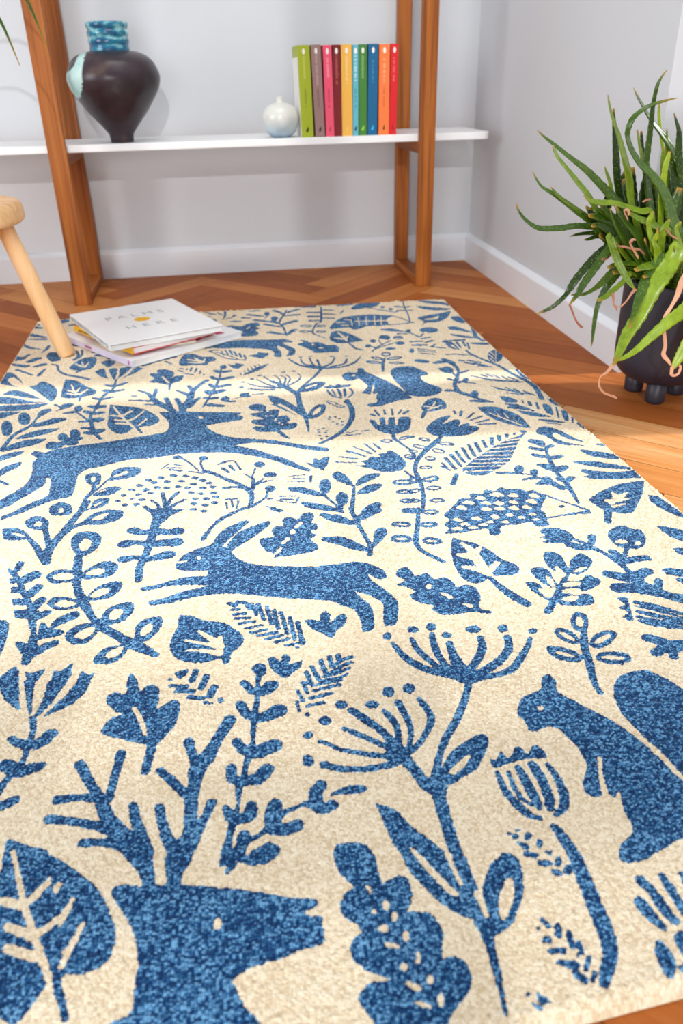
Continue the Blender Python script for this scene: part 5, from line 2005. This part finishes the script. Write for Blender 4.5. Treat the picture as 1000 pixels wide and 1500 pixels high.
# lilac wash and red marks printed on it
RED = mat('red_print', hexc('#c4161c'), 0.5)
BLK = mat('black_print', hexc('#1c1616'), 0.5)
MAG = mat('magenta_print', hexc('#c22a5e'), 0.5)
LILAC = mat('lilac_print', hexc('#d9cfe6'), 0.5)
bm = bmesh.new()
add_box(bm, -0.1354, -0.1350, -0.135, 0.135, 0.0004, 0.0131, 0)
bm_obj('spine_band', bm, LILAC, low)['label'] = 'lilac spine'
bm = bmesh.new()
add_box(bm, -0.1357, -0.1354, -0.125, -0.121, 0.003, 0.011, 0)
bm_obj('spine_mark', bm, MAG, low)['label'] = 'magenta mark on the spine'
bm = bmesh.new()
add_box(bm, -0.1357, -0.1354, 0.02, 0.045, 0.005, 0.0085, 0)
bm_obj('spine_mark', bm, MAG, low)['label'] = 'magenta mark on the spine'
plate('printed_spot', ell(0.032, -0.109, 0.013, 0.011), RED, low, 0.0137, label='red spot')
plate('printed_spot', ell(-0.015, -0.095, 0.011, 0.008), RED, low, 0.0137, label='red spot')
plate('printed_spot', ell(-0.05, -0.085, 0.012, 0.012), RED, low, 0.0137, label='red spot')
plate('printed_block', [(0.060, -0.112), (0.079, -0.112), (0.079, -0.096), (0.060, -0.096)], BLK, low, 0.0137, label='black block')
plate('printed_block', [(0.083, -0.114), (0.100, -0.120), (0.102, -0.102), (0.085, -0.098)], MAG, low, 0.0137, label='magenta block')

cream = flat_book('booklet', 'thin cream booklet poking out left of the stack under the red and yellow book', -0.158, 1.712, ZR + 0.0141, 0.150, 0.215, 0.0035, math.radians(14),
                  CREAM, CREAM, 0.0006)
REDC = mat('red_cover', hexc('#d81f1c'), 0.4, 0.4)
YEL = mat('yellow_print', hexc('#f0b70e'), 0.45, 0.4)
red = flat_book('book', 'red and yellow paperback sandwiched below the top white book', -0.171, 1.710, ZR + 0.0182, 0.190, 0.243, 0.0135, math.radians(34.5),
                REDC, PAPER, 0.0012)
bm = bmesh.new()
add_box(bm, -0.0954, -0.0950, -0.1215, 0.1215, 0.0003, 0.0132, 0)
bm_obj('spine_band', bm, YEL, red)['label'] = 'yellow spine'
bm = bmesh.new()
for k in range(9):
    add_box(bm, -0.0957, -0.0954, 0.02 + k * 0.0095, 0.02 + k * 0.0095 + 0.006, 0.003, 0.0075, 0)
bm_obj('spine_lettering', bm, BLK, red)
plate('printed_panel', [(-0.0945, -0.121), (-0.060, -0.121), (-0.070, -0.06), (-0.0945, -0.04)], YEL, red, 0.01365, label='yellow corner')

topb = flat_book('book', 'white hardback with a yellow dot and grey title on top of the stack', -0.167, 1.715, ZR + 0.0321, 0.236, 0.276, 0.0130, math.radians(23.5),
                 MAT_WHITE, PAPER, 0.0026)
plate('yellow_dot', ell(-0.002, 0.005, 0.0165, 0.0165, 32), YEL, topb, 0.0132, label='yellow dot')
INK = mat('grey_print', hexc('#a3a3a8'), 0.6)
dg = None


def lettering(name, text, size, x_, y_, z_, parent, m_, space=1.6):
    cu = bpy.data.curves.new('lettering', 'FONT')
    cu.body = text
    cu.size = size
    cu.space_character = space
    cu.align_x = 'CENTER'
    tmp = bpy.data.objects.new('lettering', cu)
    C.objects.link(tmp)
    bpy.context.view_layer.update()
    me_ = bpy.data.meshes.new_from_object(tmp.evaluated_get(bpy.context.evaluated_depsgraph_get()))
    bpy.data.objects.remove(tmp)
    o_ = bpy.data.objects.new(name, me_)
    me_.materials.clear()
    me_.materials.append(m_)
    C.objects.link(o_)
    o_.parent = parent
    o_.location = (x_, y_, z_)
    return o_


lettering('title_lettering', 'PALMS', 0.030, -0.004, 0.036, 0.0132, topb, INK, 1.7)
lettering('title_lettering', 'HERE', 0.030, 0.002, -0.052, 0.0132, topb, INK, 1.9)
bm = bmesh.new()
add_box(bm, -0.1182, -0.1179, -0.13, 0.13, 0.0026, 0.0105, 0)
bm_obj('spine_band', bm, mat('grey_blue_print', hexc('#b9c4c8'), 0.5, vary=(60, 0.4)), topb)['label'] = 'grey blue spine'
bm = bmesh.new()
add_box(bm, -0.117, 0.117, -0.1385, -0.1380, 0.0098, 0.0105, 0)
bm_obj('groove_shade_strip', bm, mat('groove_shade', hexc('#8f8f92'), 0.8), topb)  # grey strip paints the shade in the groove below the top cover

# ------------------------------------------------------------------ stool
PINE = [hexc('#dba56c'), hexc('#ecbd88'), hexc('#f2cb9c')]
PINE_Z, PINE_X = wood('pine_leg', PINE, 2, 45, 2.0, 0.5, 0.05), wood('pine_seat', PINE, 0, 45, 4.0, 0.5, 0.05)
stool = thing('stool', 'pale round wooden stool with one leg standing on the rug', 'stool', (-0.5, 1.655, 0))
v, f = lathe([(0.0, 0.0), (0.128, 0.0)] + smooth_profile([(0.138, 0.002), (0.1445, 0.008), (0.145, 0.020), (0.1435, 0.032), (0.137, 0.039), (0.128, 0.041)], 4) + [(0.0, 0.0412)], 96, False)
mesh_obj('seat', v, f, PINE_X, stool, True, (0, 0, 0.2685))


def taper(p0, p1, r0, r1, seg=40):
    d = Vector(p1) - Vector(p0)
    L_ = d.length
    pr = [(0.0, 0.0), (r0 * 0.82, 0.0), (r0 * 0.96, 0.0018), (r0, 0.005), (r0 * 1.0, L_ * 0.3), ((r0 + r1) / 2, L_ * 0.6), (r1, L_), (0.0, L_)]
    v_, f_ = lathe(pr, seg, False)
    q = d.to_track_quat('Z', 'Y')
    return [q @ Vector(p_) for p_ in v_], f_, L_


for ang, zb in ((-3, 0.0135), (118, 0.0), (240, 0.0)):
    a_ = math.radians(ang)
    p0 = (0.180 * math.cos(a_), 0.180 * math.sin(a_), zb)
    p1 = (0.106 * math.cos(a_), 0.106 * math.sin(a_), 0.272)
    v, f, L_ = taper(p0, p1, 0.0172, 0.0162)
    mesh_obj('leg', v, f, PINE_Z, stool, True, p0)

# ------------------------------------------------------------------ potted aloe
PC_ = (0.733, 1.224)
aloe = thing('potted_aloe', 'spiky green aloe plant spilling over a dark footed pot by the wall', 'potted plant', (PC_[0], PC_[1], 0))
POT = mat('dark_matt_ceramic', hexc('#2b2733'), 0.42, 0.4, bump=(90, 0.06, 0.002))
pr = [(0.0, 0.030), (0.034, 0.031)] + smooth_profile([(0.048, 0.034), (0.064, 0.042), (0.0755, 0.056), (0.0795, 0.074), (0.080, 0.12), (0.080, 0.196), (0.0785, 0.2)], 5) + [(0.073, 0.2), (0.0725, 0.17), (0.071, 0.165)]
v, f = lathe(pr, 96, False)
pot = mesh_obj('pot', v, f, POT, aloe, True)
for fx, fy in ((-0.026, 0.034), (-0.019, -0.029), (0.036, 0.004)):
    v, f = lathe([(0.0, 0.0), (0.0135, 0.0), (0.0158, 0.003), (0.0162, 0.007), (0.0170, 0.046), (0.0, 0.047)], 40, False)
    mesh_obj('foot', v, f, POT, pot, True, (fx, fy, 0))
v, f = lathe([(0.0, 0.180), (0.05, 0.179), (0.0722, 0.176)], 48, False)
mesh_obj('soil', v, f, mat('dark_soil', hexc('#3a2718'), 0.95, 0.1, bump=(150, 0.8, 0.006), vary=(90, 0.5)), aloe, True)

# leaf rows: G green or D dried, tone 0-1, then x,y,z in mm and width in tenths of a mm from base to tip
ALOE = """
G .3 613,1210,282,105 561,1209,291,94 543,1207,293,83 516,1206,291,83 481,1204,293,72 459,1203,306,51 446,1201,320,35 441,1200,331,15
G .45 589,1220,285,127 562,1220,303,115 546,1220,313,104 529,1220,324,83 505,1220,339,62 487,1220,349,41 477,1220,360,30 470,1220,371,10
G .6 553,1220,309,63 521,1217,330,62 507,1213,340,51 497,1210,349,20
G .5 626,1230,312,127 609,1233,327,137 593,1236,342,125 564,1239,367,103 537,1241,385,72 507,1244,406,51 494,1247,415,35 483,1250,424,10
G .7 568,1210,321,83 558,1210,335,82 542,1210,351,81 520,1210,373,60 503,1210,390,50 497,1210,399,40 494,1210,406,20
G .8 611,1240,328,63 604,1240,348,52 597,1240,361,42 592,1240,371,21
G .75 634,1220,318,94 624,1220,355,103 614,1220,380,92 600,1220,411,70 584,1220,441,40 577,1220,457,30 573,1220,469,10
G .15 633,1250,314,107 619,1250,356,105 611,1250,393,83 605,1250,421,61 601,1250,438,41 599,1250,450,20
G .45 708,1200,267,191 694,1200,298,178 676,1200,333,165 649,1200,362,132 627,1200,379,101 610,1200,399,80 601,1200,419,64 606,1200,438,59 624,1200,452,49 648,1200,459,39 670,1200,463,10
G .3 677,1230,294,107 659,1230,350,94 652,1230,382,82 652,1230,407,71 651,1230,434,61 650,1230,457,50 652,1230,478,40 656,1230,488,25 663,1230,498,10
G .3 763,1260,276,222 744,1260,328,195 728,1260,363,171 705,1260,395,116 684,1260,416,83 665,1260,434,62 648,1260,454,46 638,1260,466,31 631,1260,476,10
G .9 704,1270,369,43 694,1270,403,42 687,1270,425,42 683,1270,440,42 681,1270,453,21
G .2 734,1250,310,98 719,1250,370,95 713,1250,395,84 709,1250,416,62 702,1250,430,41 696,1250,441,15
G .8 666,1250,352,53 656,1250,380,52 648,1250,400,42 641,1250,420,21
G .0 668,1260,361,53 660,1260,389,53 656,1260,405,42 653,1260,417,31
G .7 707,1260,360,53 700,1260,389,53 696,1260,409,31 694,1260,420,10
G .95 675,1210,327,83 674,1210,364,72 675,1210,379,61 677,1210,392,30
G .7 696,1240,328,75 687,1240,362,63 683,1240,382,42 682,1240,395,21
G .1 747,1240,227,245 734,1245,290,239 721,1250,340,203 710,1255,370,106 705,1260,384,32
G .05 673,1260,237,156 660,1263,301,163 653,1267,341,129 652,1270,366,53
G .1 685,1250,239,177 676,1257,301,163 676,1263,341,129 680,1270,360,54
G .15 645,1250,251,154 638,1257,303,151 637,1263,342,118 642,1270,361,43
G .75 659,1200,306,83 641,1198,311,93 617,1197,318,82 593,1195,325,82 569,1193,327,81 552,1192,331,61 541,1190,338,20
G .4 667,1190,235,149 652,1188,253,147 634,1186,277,125 611,1184,298,92 598,1182,311,71 588,1180,323,40
G .65 694,1190,269,137 673,1188,285,125 643,1185,298,113 623,1182,306,82 607,1180,315,30
G .85 663,1170,239,146 652,1168,267,124 640,1166,288,82 636,1164,300,61 637,1162,309,50 638,1160,316,20
G .7 667,1170,244,104 664,1168,267,93 662,1165,287,82 664,1162,297,61 666,1160,304,20
G .8 711,1180,240,106 701,1178,263,94 690,1175,282,83 688,1172,291,62 691,1170,298,20
G .8 662,1160,241,145 653,1158,261,123 645,1155,273,82 645,1152,283,51 645,1150,290,20
G .8 684,1150,267,184 673,1144,247,205 659,1137,232,205 641,1131,207,185 622,1124,172,166 603,1118,143,135 591,1111,117,84 582,1105,102,31
G .4 666,1160,254,165 652,1151,236,155 635,1142,222,134 623,1133,200,103 612,1124,173,52 605,1115,157,21
G .85 715,1120,216,143 702,1117,192,165 687,1114,178,155 665,1111,164,134 640,1109,144,104 616,1106,124,73 593,1103,113,42 577,1100,113,10
G .9 709,1100,191,143 700,1099,150,134 689,1098,121,125 681,1096,105,94 675,1095,94,42
G .7 580,1170,283,92 584,1162,267,102 593,1154,245,102 603,1146,227,92 610,1138,215,51 612,1130,211,20
G .15 613,1200,282,84 597,1199,265,84 577,1198,250,84 559,1196,231,85 543,1195,210,85 532,1194,192,64 513,1192,176,54 496,1191,169,38 486,1190,166,16
G .35 608,1190,273,94 589,1188,257,94 572,1186,235,94 556,1184,212,84 545,1182,194,64 534,1180,180,21
G .55 626,1200,240,96 606,1200,220,96 590,1200,204,75 579,1200,196,54 565,1200,190,38 544,1200,190,16
G .35 643,1220,230,98 620,1218,209,98 606,1217,187,88 597,1215,162,66 595,1213,133,56 595,1212,111,34 594,1210,100,11
G .75 624,1170,226,63 609,1165,214,63 590,1160,201,63 578,1155,195,63 565,1150,192,42
G .2 618,1220,280,96 592,1220,279,85 568,1220,279,53 552,1220,278,37 539,1220,275,11
G .2 619,1220,272,75 600,1220,273,64 582,1220,273,53 571,1220,270,42 564,1220,269,21
G .35 645,1210,253,150 617,1208,280,147 595,1205,297,135 573,1202,305,103 557,1200,308,51
G .3 636,1200,245,149 608,1198,272,157 588,1195,288,135 571,1192,295,93 559,1190,294,41
G .5 637,1220,267,150 609,1213,295,147 588,1207,313,114 572,1200,324,51
G .45 649,1190,236,127 623,1188,263,125 600,1185,290,103 586,1182,310,61 580,1180,320,20
G .3 657,1190,225,107 630,1183,233,105 604,1177,238,84 584,1170,236,42
G .55 662,1190,230,85 635,1183,237,84 611,1177,240,63 595,1170,239,31
G .6 691,1170,227,126 661,1160,238,125 634,1150,239,103 613,1140,237,51
G .4 686,1160,227,105 666,1153,223,104 645,1147,227,83 628,1140,226,41
G .3 755,1230,217,177 769,1248,288,175 772,1265,347,130 772,1282,385,65 774,1300,409,22
G .5 761,1230,217,178 793,1235,278,175 818,1240,308,130 849,1245,316,65 872,1250,309,22
G .4 744,1200,219,174 776,1195,244,172 820,1190,243,129 857,1185,221,87 886,1180,189,22
G .6 726,1170,220,170 757,1158,201,170 788,1145,159,129 801,1132,118,87 803,1120,89,22
G .2 759,1250,224,157 760,1262,297,154 753,1275,357,109 748,1288,391,54 748,1300,415,22
D .8 579,1100,106,52 575,1100,100,42 570,1100,94,31 562,1100,89,16 560,1100,82,16 562,1100,72,26 570,1100,62,26 580,1100,57,26 588,1100,54,32 594,1100,50,16
D .9 689,1130,233,31 684,1127,220,72 678,1123,200,62 671,1120,187,41 661,1117,169,52 660,1113,152,42 665,1110,128,42 663,1107,114,52 670,1103,105,42 677,1100,96,21
D .9 674,1095,97,42 675,1095,86,42 681,1095,83,32 687,1095,87,32 688,1095,96,32 682,1095,102,21
D .6 619,1140,209,52 612,1138,203,31 605,1135,194,21 595,1132,186,21 588,1130,186,10
D .4 582,1140,205,41 584,1138,196,31 584,1135,189,21 587,1132,185,31 589,1130,179,10
D .3 534,1180,180,32 540,1180,169,27 546,1180,157,27 553,1180,148,32 560,1180,142,32
D .5 641,1170,253,42 629,1166,261,41 613,1162,264,31 600,1158,268,41 588,1154,270,20 582,1150,275,20
D .6 621,1150,252,41 610,1148,265,41 602,1145,275,40 603,1142,281,40 607,1140,280,20
D .8 606,1170,304,30 601,1168,310,30 596,1166,317,30 598,1164,320,30 601,1162,318,30 600,1160,312,20
D .5 659,1210,326,31 650,1205,326,31 641,1200,324,21
D .4 684,1160,275,31 673,1160,281,31 663,1160,290,20
D .3 594,1190,252,52 586,1185,247,52 578,1180,246,31
G .1 635,1220,244,151 612,1220,266,160 588,1220,290,137 570,1220,308,94 560,1220,319,31
G .25 642,1210,238,150 619,1207,254,149 597,1203,270,116 579,1200,279,63
G .4 628,1210,274,137 605,1210,298,136 590,1210,309,104 572,1210,315,62 560,1210,317,21
G .15 658,1230,270,162 642,1233,311,159 632,1237,335,126 626,1240,353,52
G .2 688,1240,261,175 684,1243,302,161 682,1247,332,128 685,1250,354,53
G .3 694,1230,263,173 692,1233,303,160 686,1237,328,117 679,1240,345,42
G .25 713,1220,258,194 706,1223,294,181 710,1227,319,138 715,1230,338,63
G .1 651,1200,223,150 628,1197,239,149 606,1193,251,116 588,1190,258,52
G .2 652,1180,222,138 634,1177,222,137 611,1173,228,105 594,1170,228,52
G .05 614,1250,284,130 610,1253,308,118 612,1257,324,86 615,1260,335,32
G .15 681,1180,221,170 664,1173,243,157 644,1167,264,124 632,1160,277,51
G .1 700,1190,239,170 686,1187,260,158 670,1183,277,125 660,1180,288,52
"""


def leaf_material(dry):
    m_ = bpy.data.materials.new('dried_leaf' if dry else 'aloe_leaf')
    m_.use_nodes = True
    nn, ll = m_.node_tree.nodes, m_.node_tree.links
    b_ = nn['Principled BSDF']
    b_.inputs['Roughness'].default_value = 0.6 if dry else 0.26
    b_.inputs['Subsurface Weight'].default_value = 0.0
    b_.inputs['Specular IOR Level'].default_value = 0.3 if dry else 0.5
    tone_ = nn.new('ShaderNodeAttribute')
    tone_.attribute_name = 'tone'
    al_ = nn.new('ShaderNodeAttribute')
    al_.attribute_name = 'along'
    tx = nn.new('ShaderNodeTexCoord')
    no = nn.new('ShaderNodeTexNoise')
    no.inputs['Scale'].default_value = 90
    no.inputs['Detail'].default_value = 3
    ll.new(tx.outputs['Object'], no.inputs['Vector'])
    su = nn.new('ShaderNodeMath')
    su.operation = 'MULTIPLY_ADD'
    su.inputs[1].default_value = 0.45
    ll.new(no.outputs['Fac'], su.inputs[0])
    s2 = nn.new('ShaderNodeMath')
    s2.operation = 'ADD'
    s2.inputs[1].default_value = -0.28
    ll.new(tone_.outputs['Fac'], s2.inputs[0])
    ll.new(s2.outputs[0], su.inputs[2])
    rp = nn.new('ShaderNodeValToRGB')
    ee = rp.color_ramp.elements
    if dry:
        ee[0].color, ee[1].color = hexc('#9c4a34'), hexc('#eab592')
    else:
        ee[0].color, ee[1].color = hexc('#1e330a'), hexc('#a5c02c')
        q = ee.new(0.45)
        q.color = hexc('#4a6c16')
    ll.new(su.outputs[0], rp.inputs['Fac'])
    out = rp.outputs['Color']
    if not dry:
        tipm = nn.new('ShaderNodeMapRange')
        tipm.inputs['From Min'].default_value = 0.86
        tipm.inputs['From Max'].default_value = 1.0
        ll.new(al_.outputs['Fac'], tipm.inputs['Value'])
        mm = nn.new('ShaderNodeMix')
        mm.data_type = 'RGBA'
        ll.new(tipm.outputs['Result'], mm.inputs['Factor'])
        ll.new(out, mm.inputs['A'])
        mm.inputs['B'].default_value = hexc('#b98a34')
        out = mm.outputs['Result']
        # pale spots
        vo = nn.new('ShaderNodeTexVoronoi')
        vo.inputs['Scale'].default_value = 210
        ll.new(tx.outputs['Object'], vo.inputs['Vector'])
        sp = nn.new('ShaderNodeMapRange')
        sp.inputs['From Min'].default_value = 0.30
        sp.inputs['From Max'].default_value = 0.18
        sp.inputs['To Max'].default_value = 0.26
        ll.new(vo.outputs['Distance'], sp.inputs['Value'])
        m3 = nn.new('ShaderNodeMix')
        m3.data_type = 'RGBA'
        ll.new(sp.outputs['Result'], m3.inputs['Factor'])
        ll.new(out, m3.inputs['A'])
        m3.inputs['B'].default_value = hexc('#a9c25a')
        out = m3.outputs['Result']
    ll.new(out, b_.inputs['Base Color'])
    return m_


LEAF_M = [leaf_material(False), leaf_material(True)]


def blade(name, P, Wd, tone_, m_, parent, base, dry=False, teeth=True, thick=0.5, step=5, facing=None):
    """fleshy tapering leaf along a curve, slightly channelled on top, toothed along its margins"""
    q = curve_pts([(*p, w) for p, w in zip(P, Wd)], False, None, step)
    n_ = len(q)
    pos = [Vector(p[:3]) for p in q]
    V, F, TN, AL = [], [], [], []
    bpos = Vector(base)
    K = 10
    for i, p in enumerate(pos):
        tg = (pos[min(i + 1, n_ - 1)] - pos[max(i - 1, 0)])
        tg = tg.normalized() if tg.length > 1e-9 else Vector((0, 0, 1))
        if facing is not None:
            up_ = Vector(facing)
        else:
            rad = Vector((p.x - bpos.x, p.y - bpos.y, 0))
            rad = rad.normalized() if rad.length > 1e-6 else Vector((-1, 0, 0))
            hang = p.z < 0.2
            up_ = (rad * 1.0 + Vector((0, 0, 0.35)) + Vector((-0.25, -0.6, 0))) if hang else (Vector((0, 0, 1.0)) + Vector((-0.25, -0.9, 0)) - rad * 0.2)
        nr = up_ - tg * up_.dot(tg)
        nr = nr.normalized() if nr.length > 1e-6 else Vector((0, 0, 1))
        sd = tg.cross(nr)
        w = max(q[i][3], 0.0006) / 2
        tooth = 1.0 + (0.10 if (i % 2) else -0.05) if (teeth and 0 < i < n_ - 1) else 1.0
        for k in range(K):
            a_ = 2 * PI * k / K
            c_, s__ = math.cos(a_), math.sin(a_)
            h = s__ * thick
            if s__ > 0.3:
                h = 0.10 * abs(c_) + 0.05
            wid = c_ * (tooth if abs(c_) > 0.9 else 1.0)
            V.append(p - bpos + sd * (wid * w) + nr * (h * w))
            TN.append(tone_)
            AL.append(i / (n_ - 1))
    for i in range(n_ - 1):
        for k in range(K):
            k2 = (k + 1) % K
            F.append((i * K + k, i * K + k2, (i + 1) * K + k2, (i + 1) * K + k))
    F.append(tuple(range(K))[::-1])
    F.append(tuple((n_ - 1) * K + k for k in range(K)))
    o_ = mesh_obj(name, V, F, m_, parent, True)
    for nm, vv in (('tone', TN), ('along', AL)):
        at_ = o_.data.attributes.new(nm, 'FLOAT', 'POINT')
        at_.data.foreach_set('value', np.array(vv, 'f'))
    return o_


for line in ALOE.strip().splitlines():
    k, tn, *pp = line.split()
    q = [tuple(map(float, t_.split(','))) for t_ in pp]
    P = [(x_ / 1000, y_ / 1000, z_ / 1000) for x_, y_, z_, w_ in q]
    Wd = [w_ / 10000 * (1.32 if k == 'G' else 1.25) for *_, w_ in q]
    if k == 'G' and P[0][2] > 0.17:
        # every leaf grows out of the crown in the pot
        P = [(PC_[0] - 0.02 + 0.2 * (P[0][0] - PC_[0] + 0.02), PC_[1] + 0.3 * (P[0][1] - PC_[1]), 0.186)] + P
        Wd = [Wd[0]] + Wd
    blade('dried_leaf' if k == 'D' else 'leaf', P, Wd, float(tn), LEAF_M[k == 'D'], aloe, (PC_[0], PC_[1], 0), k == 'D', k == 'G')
# inner leaves that fill the crown
rng = random.Random(3)
for i in range(44):
    a_ = rng.uniform(0, 2 * PI)
    L_ = rng.uniform(0.07, 0.15)
    lean = rng.uniform(0.25, 1.1)
    r0 = rng.uniform(0.0, 0.05)
    bx, by = PC_[0] - 0.006 + r0 * math.cos(a_), PC_[1] + r0 * math.sin(a_)
    P, Wd = [], []
    for j in range(6):
        t_ = j / 5
        ho = L_ * math.sin(lean) * t_ * (0.6 + 0.4 * t_)
        P.append((bx + ho * math.cos(a_), by + ho * math.sin(a_) * 0.8, 0.178 + L_ * math.cos(lean) * t_ * (1.15 - 0.15 * t_)))
        Wd.append(0.016 * (1 - t_) ** 0.7 + 0.0012)
    if P[-1][0] > 0.735 and P[-1][1] > 1.33:
        continue
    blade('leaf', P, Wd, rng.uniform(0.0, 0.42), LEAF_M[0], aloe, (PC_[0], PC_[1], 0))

# ------------------------------------------------------------------ tall arching plant just outside the frame on the left
palm = thing('houseplant', 'slender leaf tips of a tall houseplant hanging in at the top left', 'potted plant', (-0.72, 1.62, 0))
v, f = lathe([(0.0, 0.0), (0.07, 0.0), (0.075, 0.004), (0.088, 0.16), (0.09, 0.165), (0.084, 0.165), (0.082, 0.14), (0.0, 0.138)], 48, False)
mesh_obj('pot', v, f, mat('pale_planter', hexc('#d8d2c8'), 0.6), palm, True)
v, f = lathe([(0.011, 0.13), (0.010, 0.3), (0.009, 0.55), (0.0, 0.555)], 20, False)
mesh_obj('stem', v, f, mat('green_stem', hexc('#56602c'), 0.6), palm, True)
PL = mat('slim_green_leaf', hexc('#3d5a30'), 0.4)
for pts in ([(-0.72, 1.62, 0.53), (-0.60, 1.65, 0.66), (-0.45, 1.68, 0.70), (-0.37, 1.70, 0.64), (-0.338, 1.70, 0.597), (-0.319, 1.70, 0.528)],
            [(-0.72, 1.62, 0.54), (-0.58, 1.65, 0.74), (-0.42, 1.68, 0.79), (-0.33, 1.70, 0.70), (-0.287, 1.70, 0.627), (-0.266, 1.70, 0.546)],
            [(-0.72, 1.62, 0.54), (-0.78, 1.5, 0.72), (-0.84, 1.4, 0.74), (-0.9, 1.34, 0.62)],
            [(-0.72, 1.62, 0.54), (-0.8, 1.7, 0.7), (-0.9, 1.76, 0.68), (-0.98, 1.8, 0.56)],
            [(-0.72, 1.62, 0.54), (-0.73, 1.56, 0.78), (-0.76, 1.47, 0.86), (-0.79, 1.38, 0.80)],
            [(-0.72, 1.62, 0.54), (-0.76, 1.64, 0.80), (-0.84, 1.66, 0.88), (-0.94, 1.68, 0.80)],
            [(-0.72, 1.62, 0.54), (-0.69, 1.68, 0.78), (-0.68, 1.77, 0.84), (-0.66, 1.86, 0.76)]):
    blade('leaf', pts, [0.006, 0.0085, 0.0085, 0.008, 0.006, 0.0012][:len(pts) - 1] + [0.0012], 0.25, LEAF_M[0], palm, (-0.72, 1.62, 0), False, False, 0.2, 6, (0.2, -0.8, 0.6))
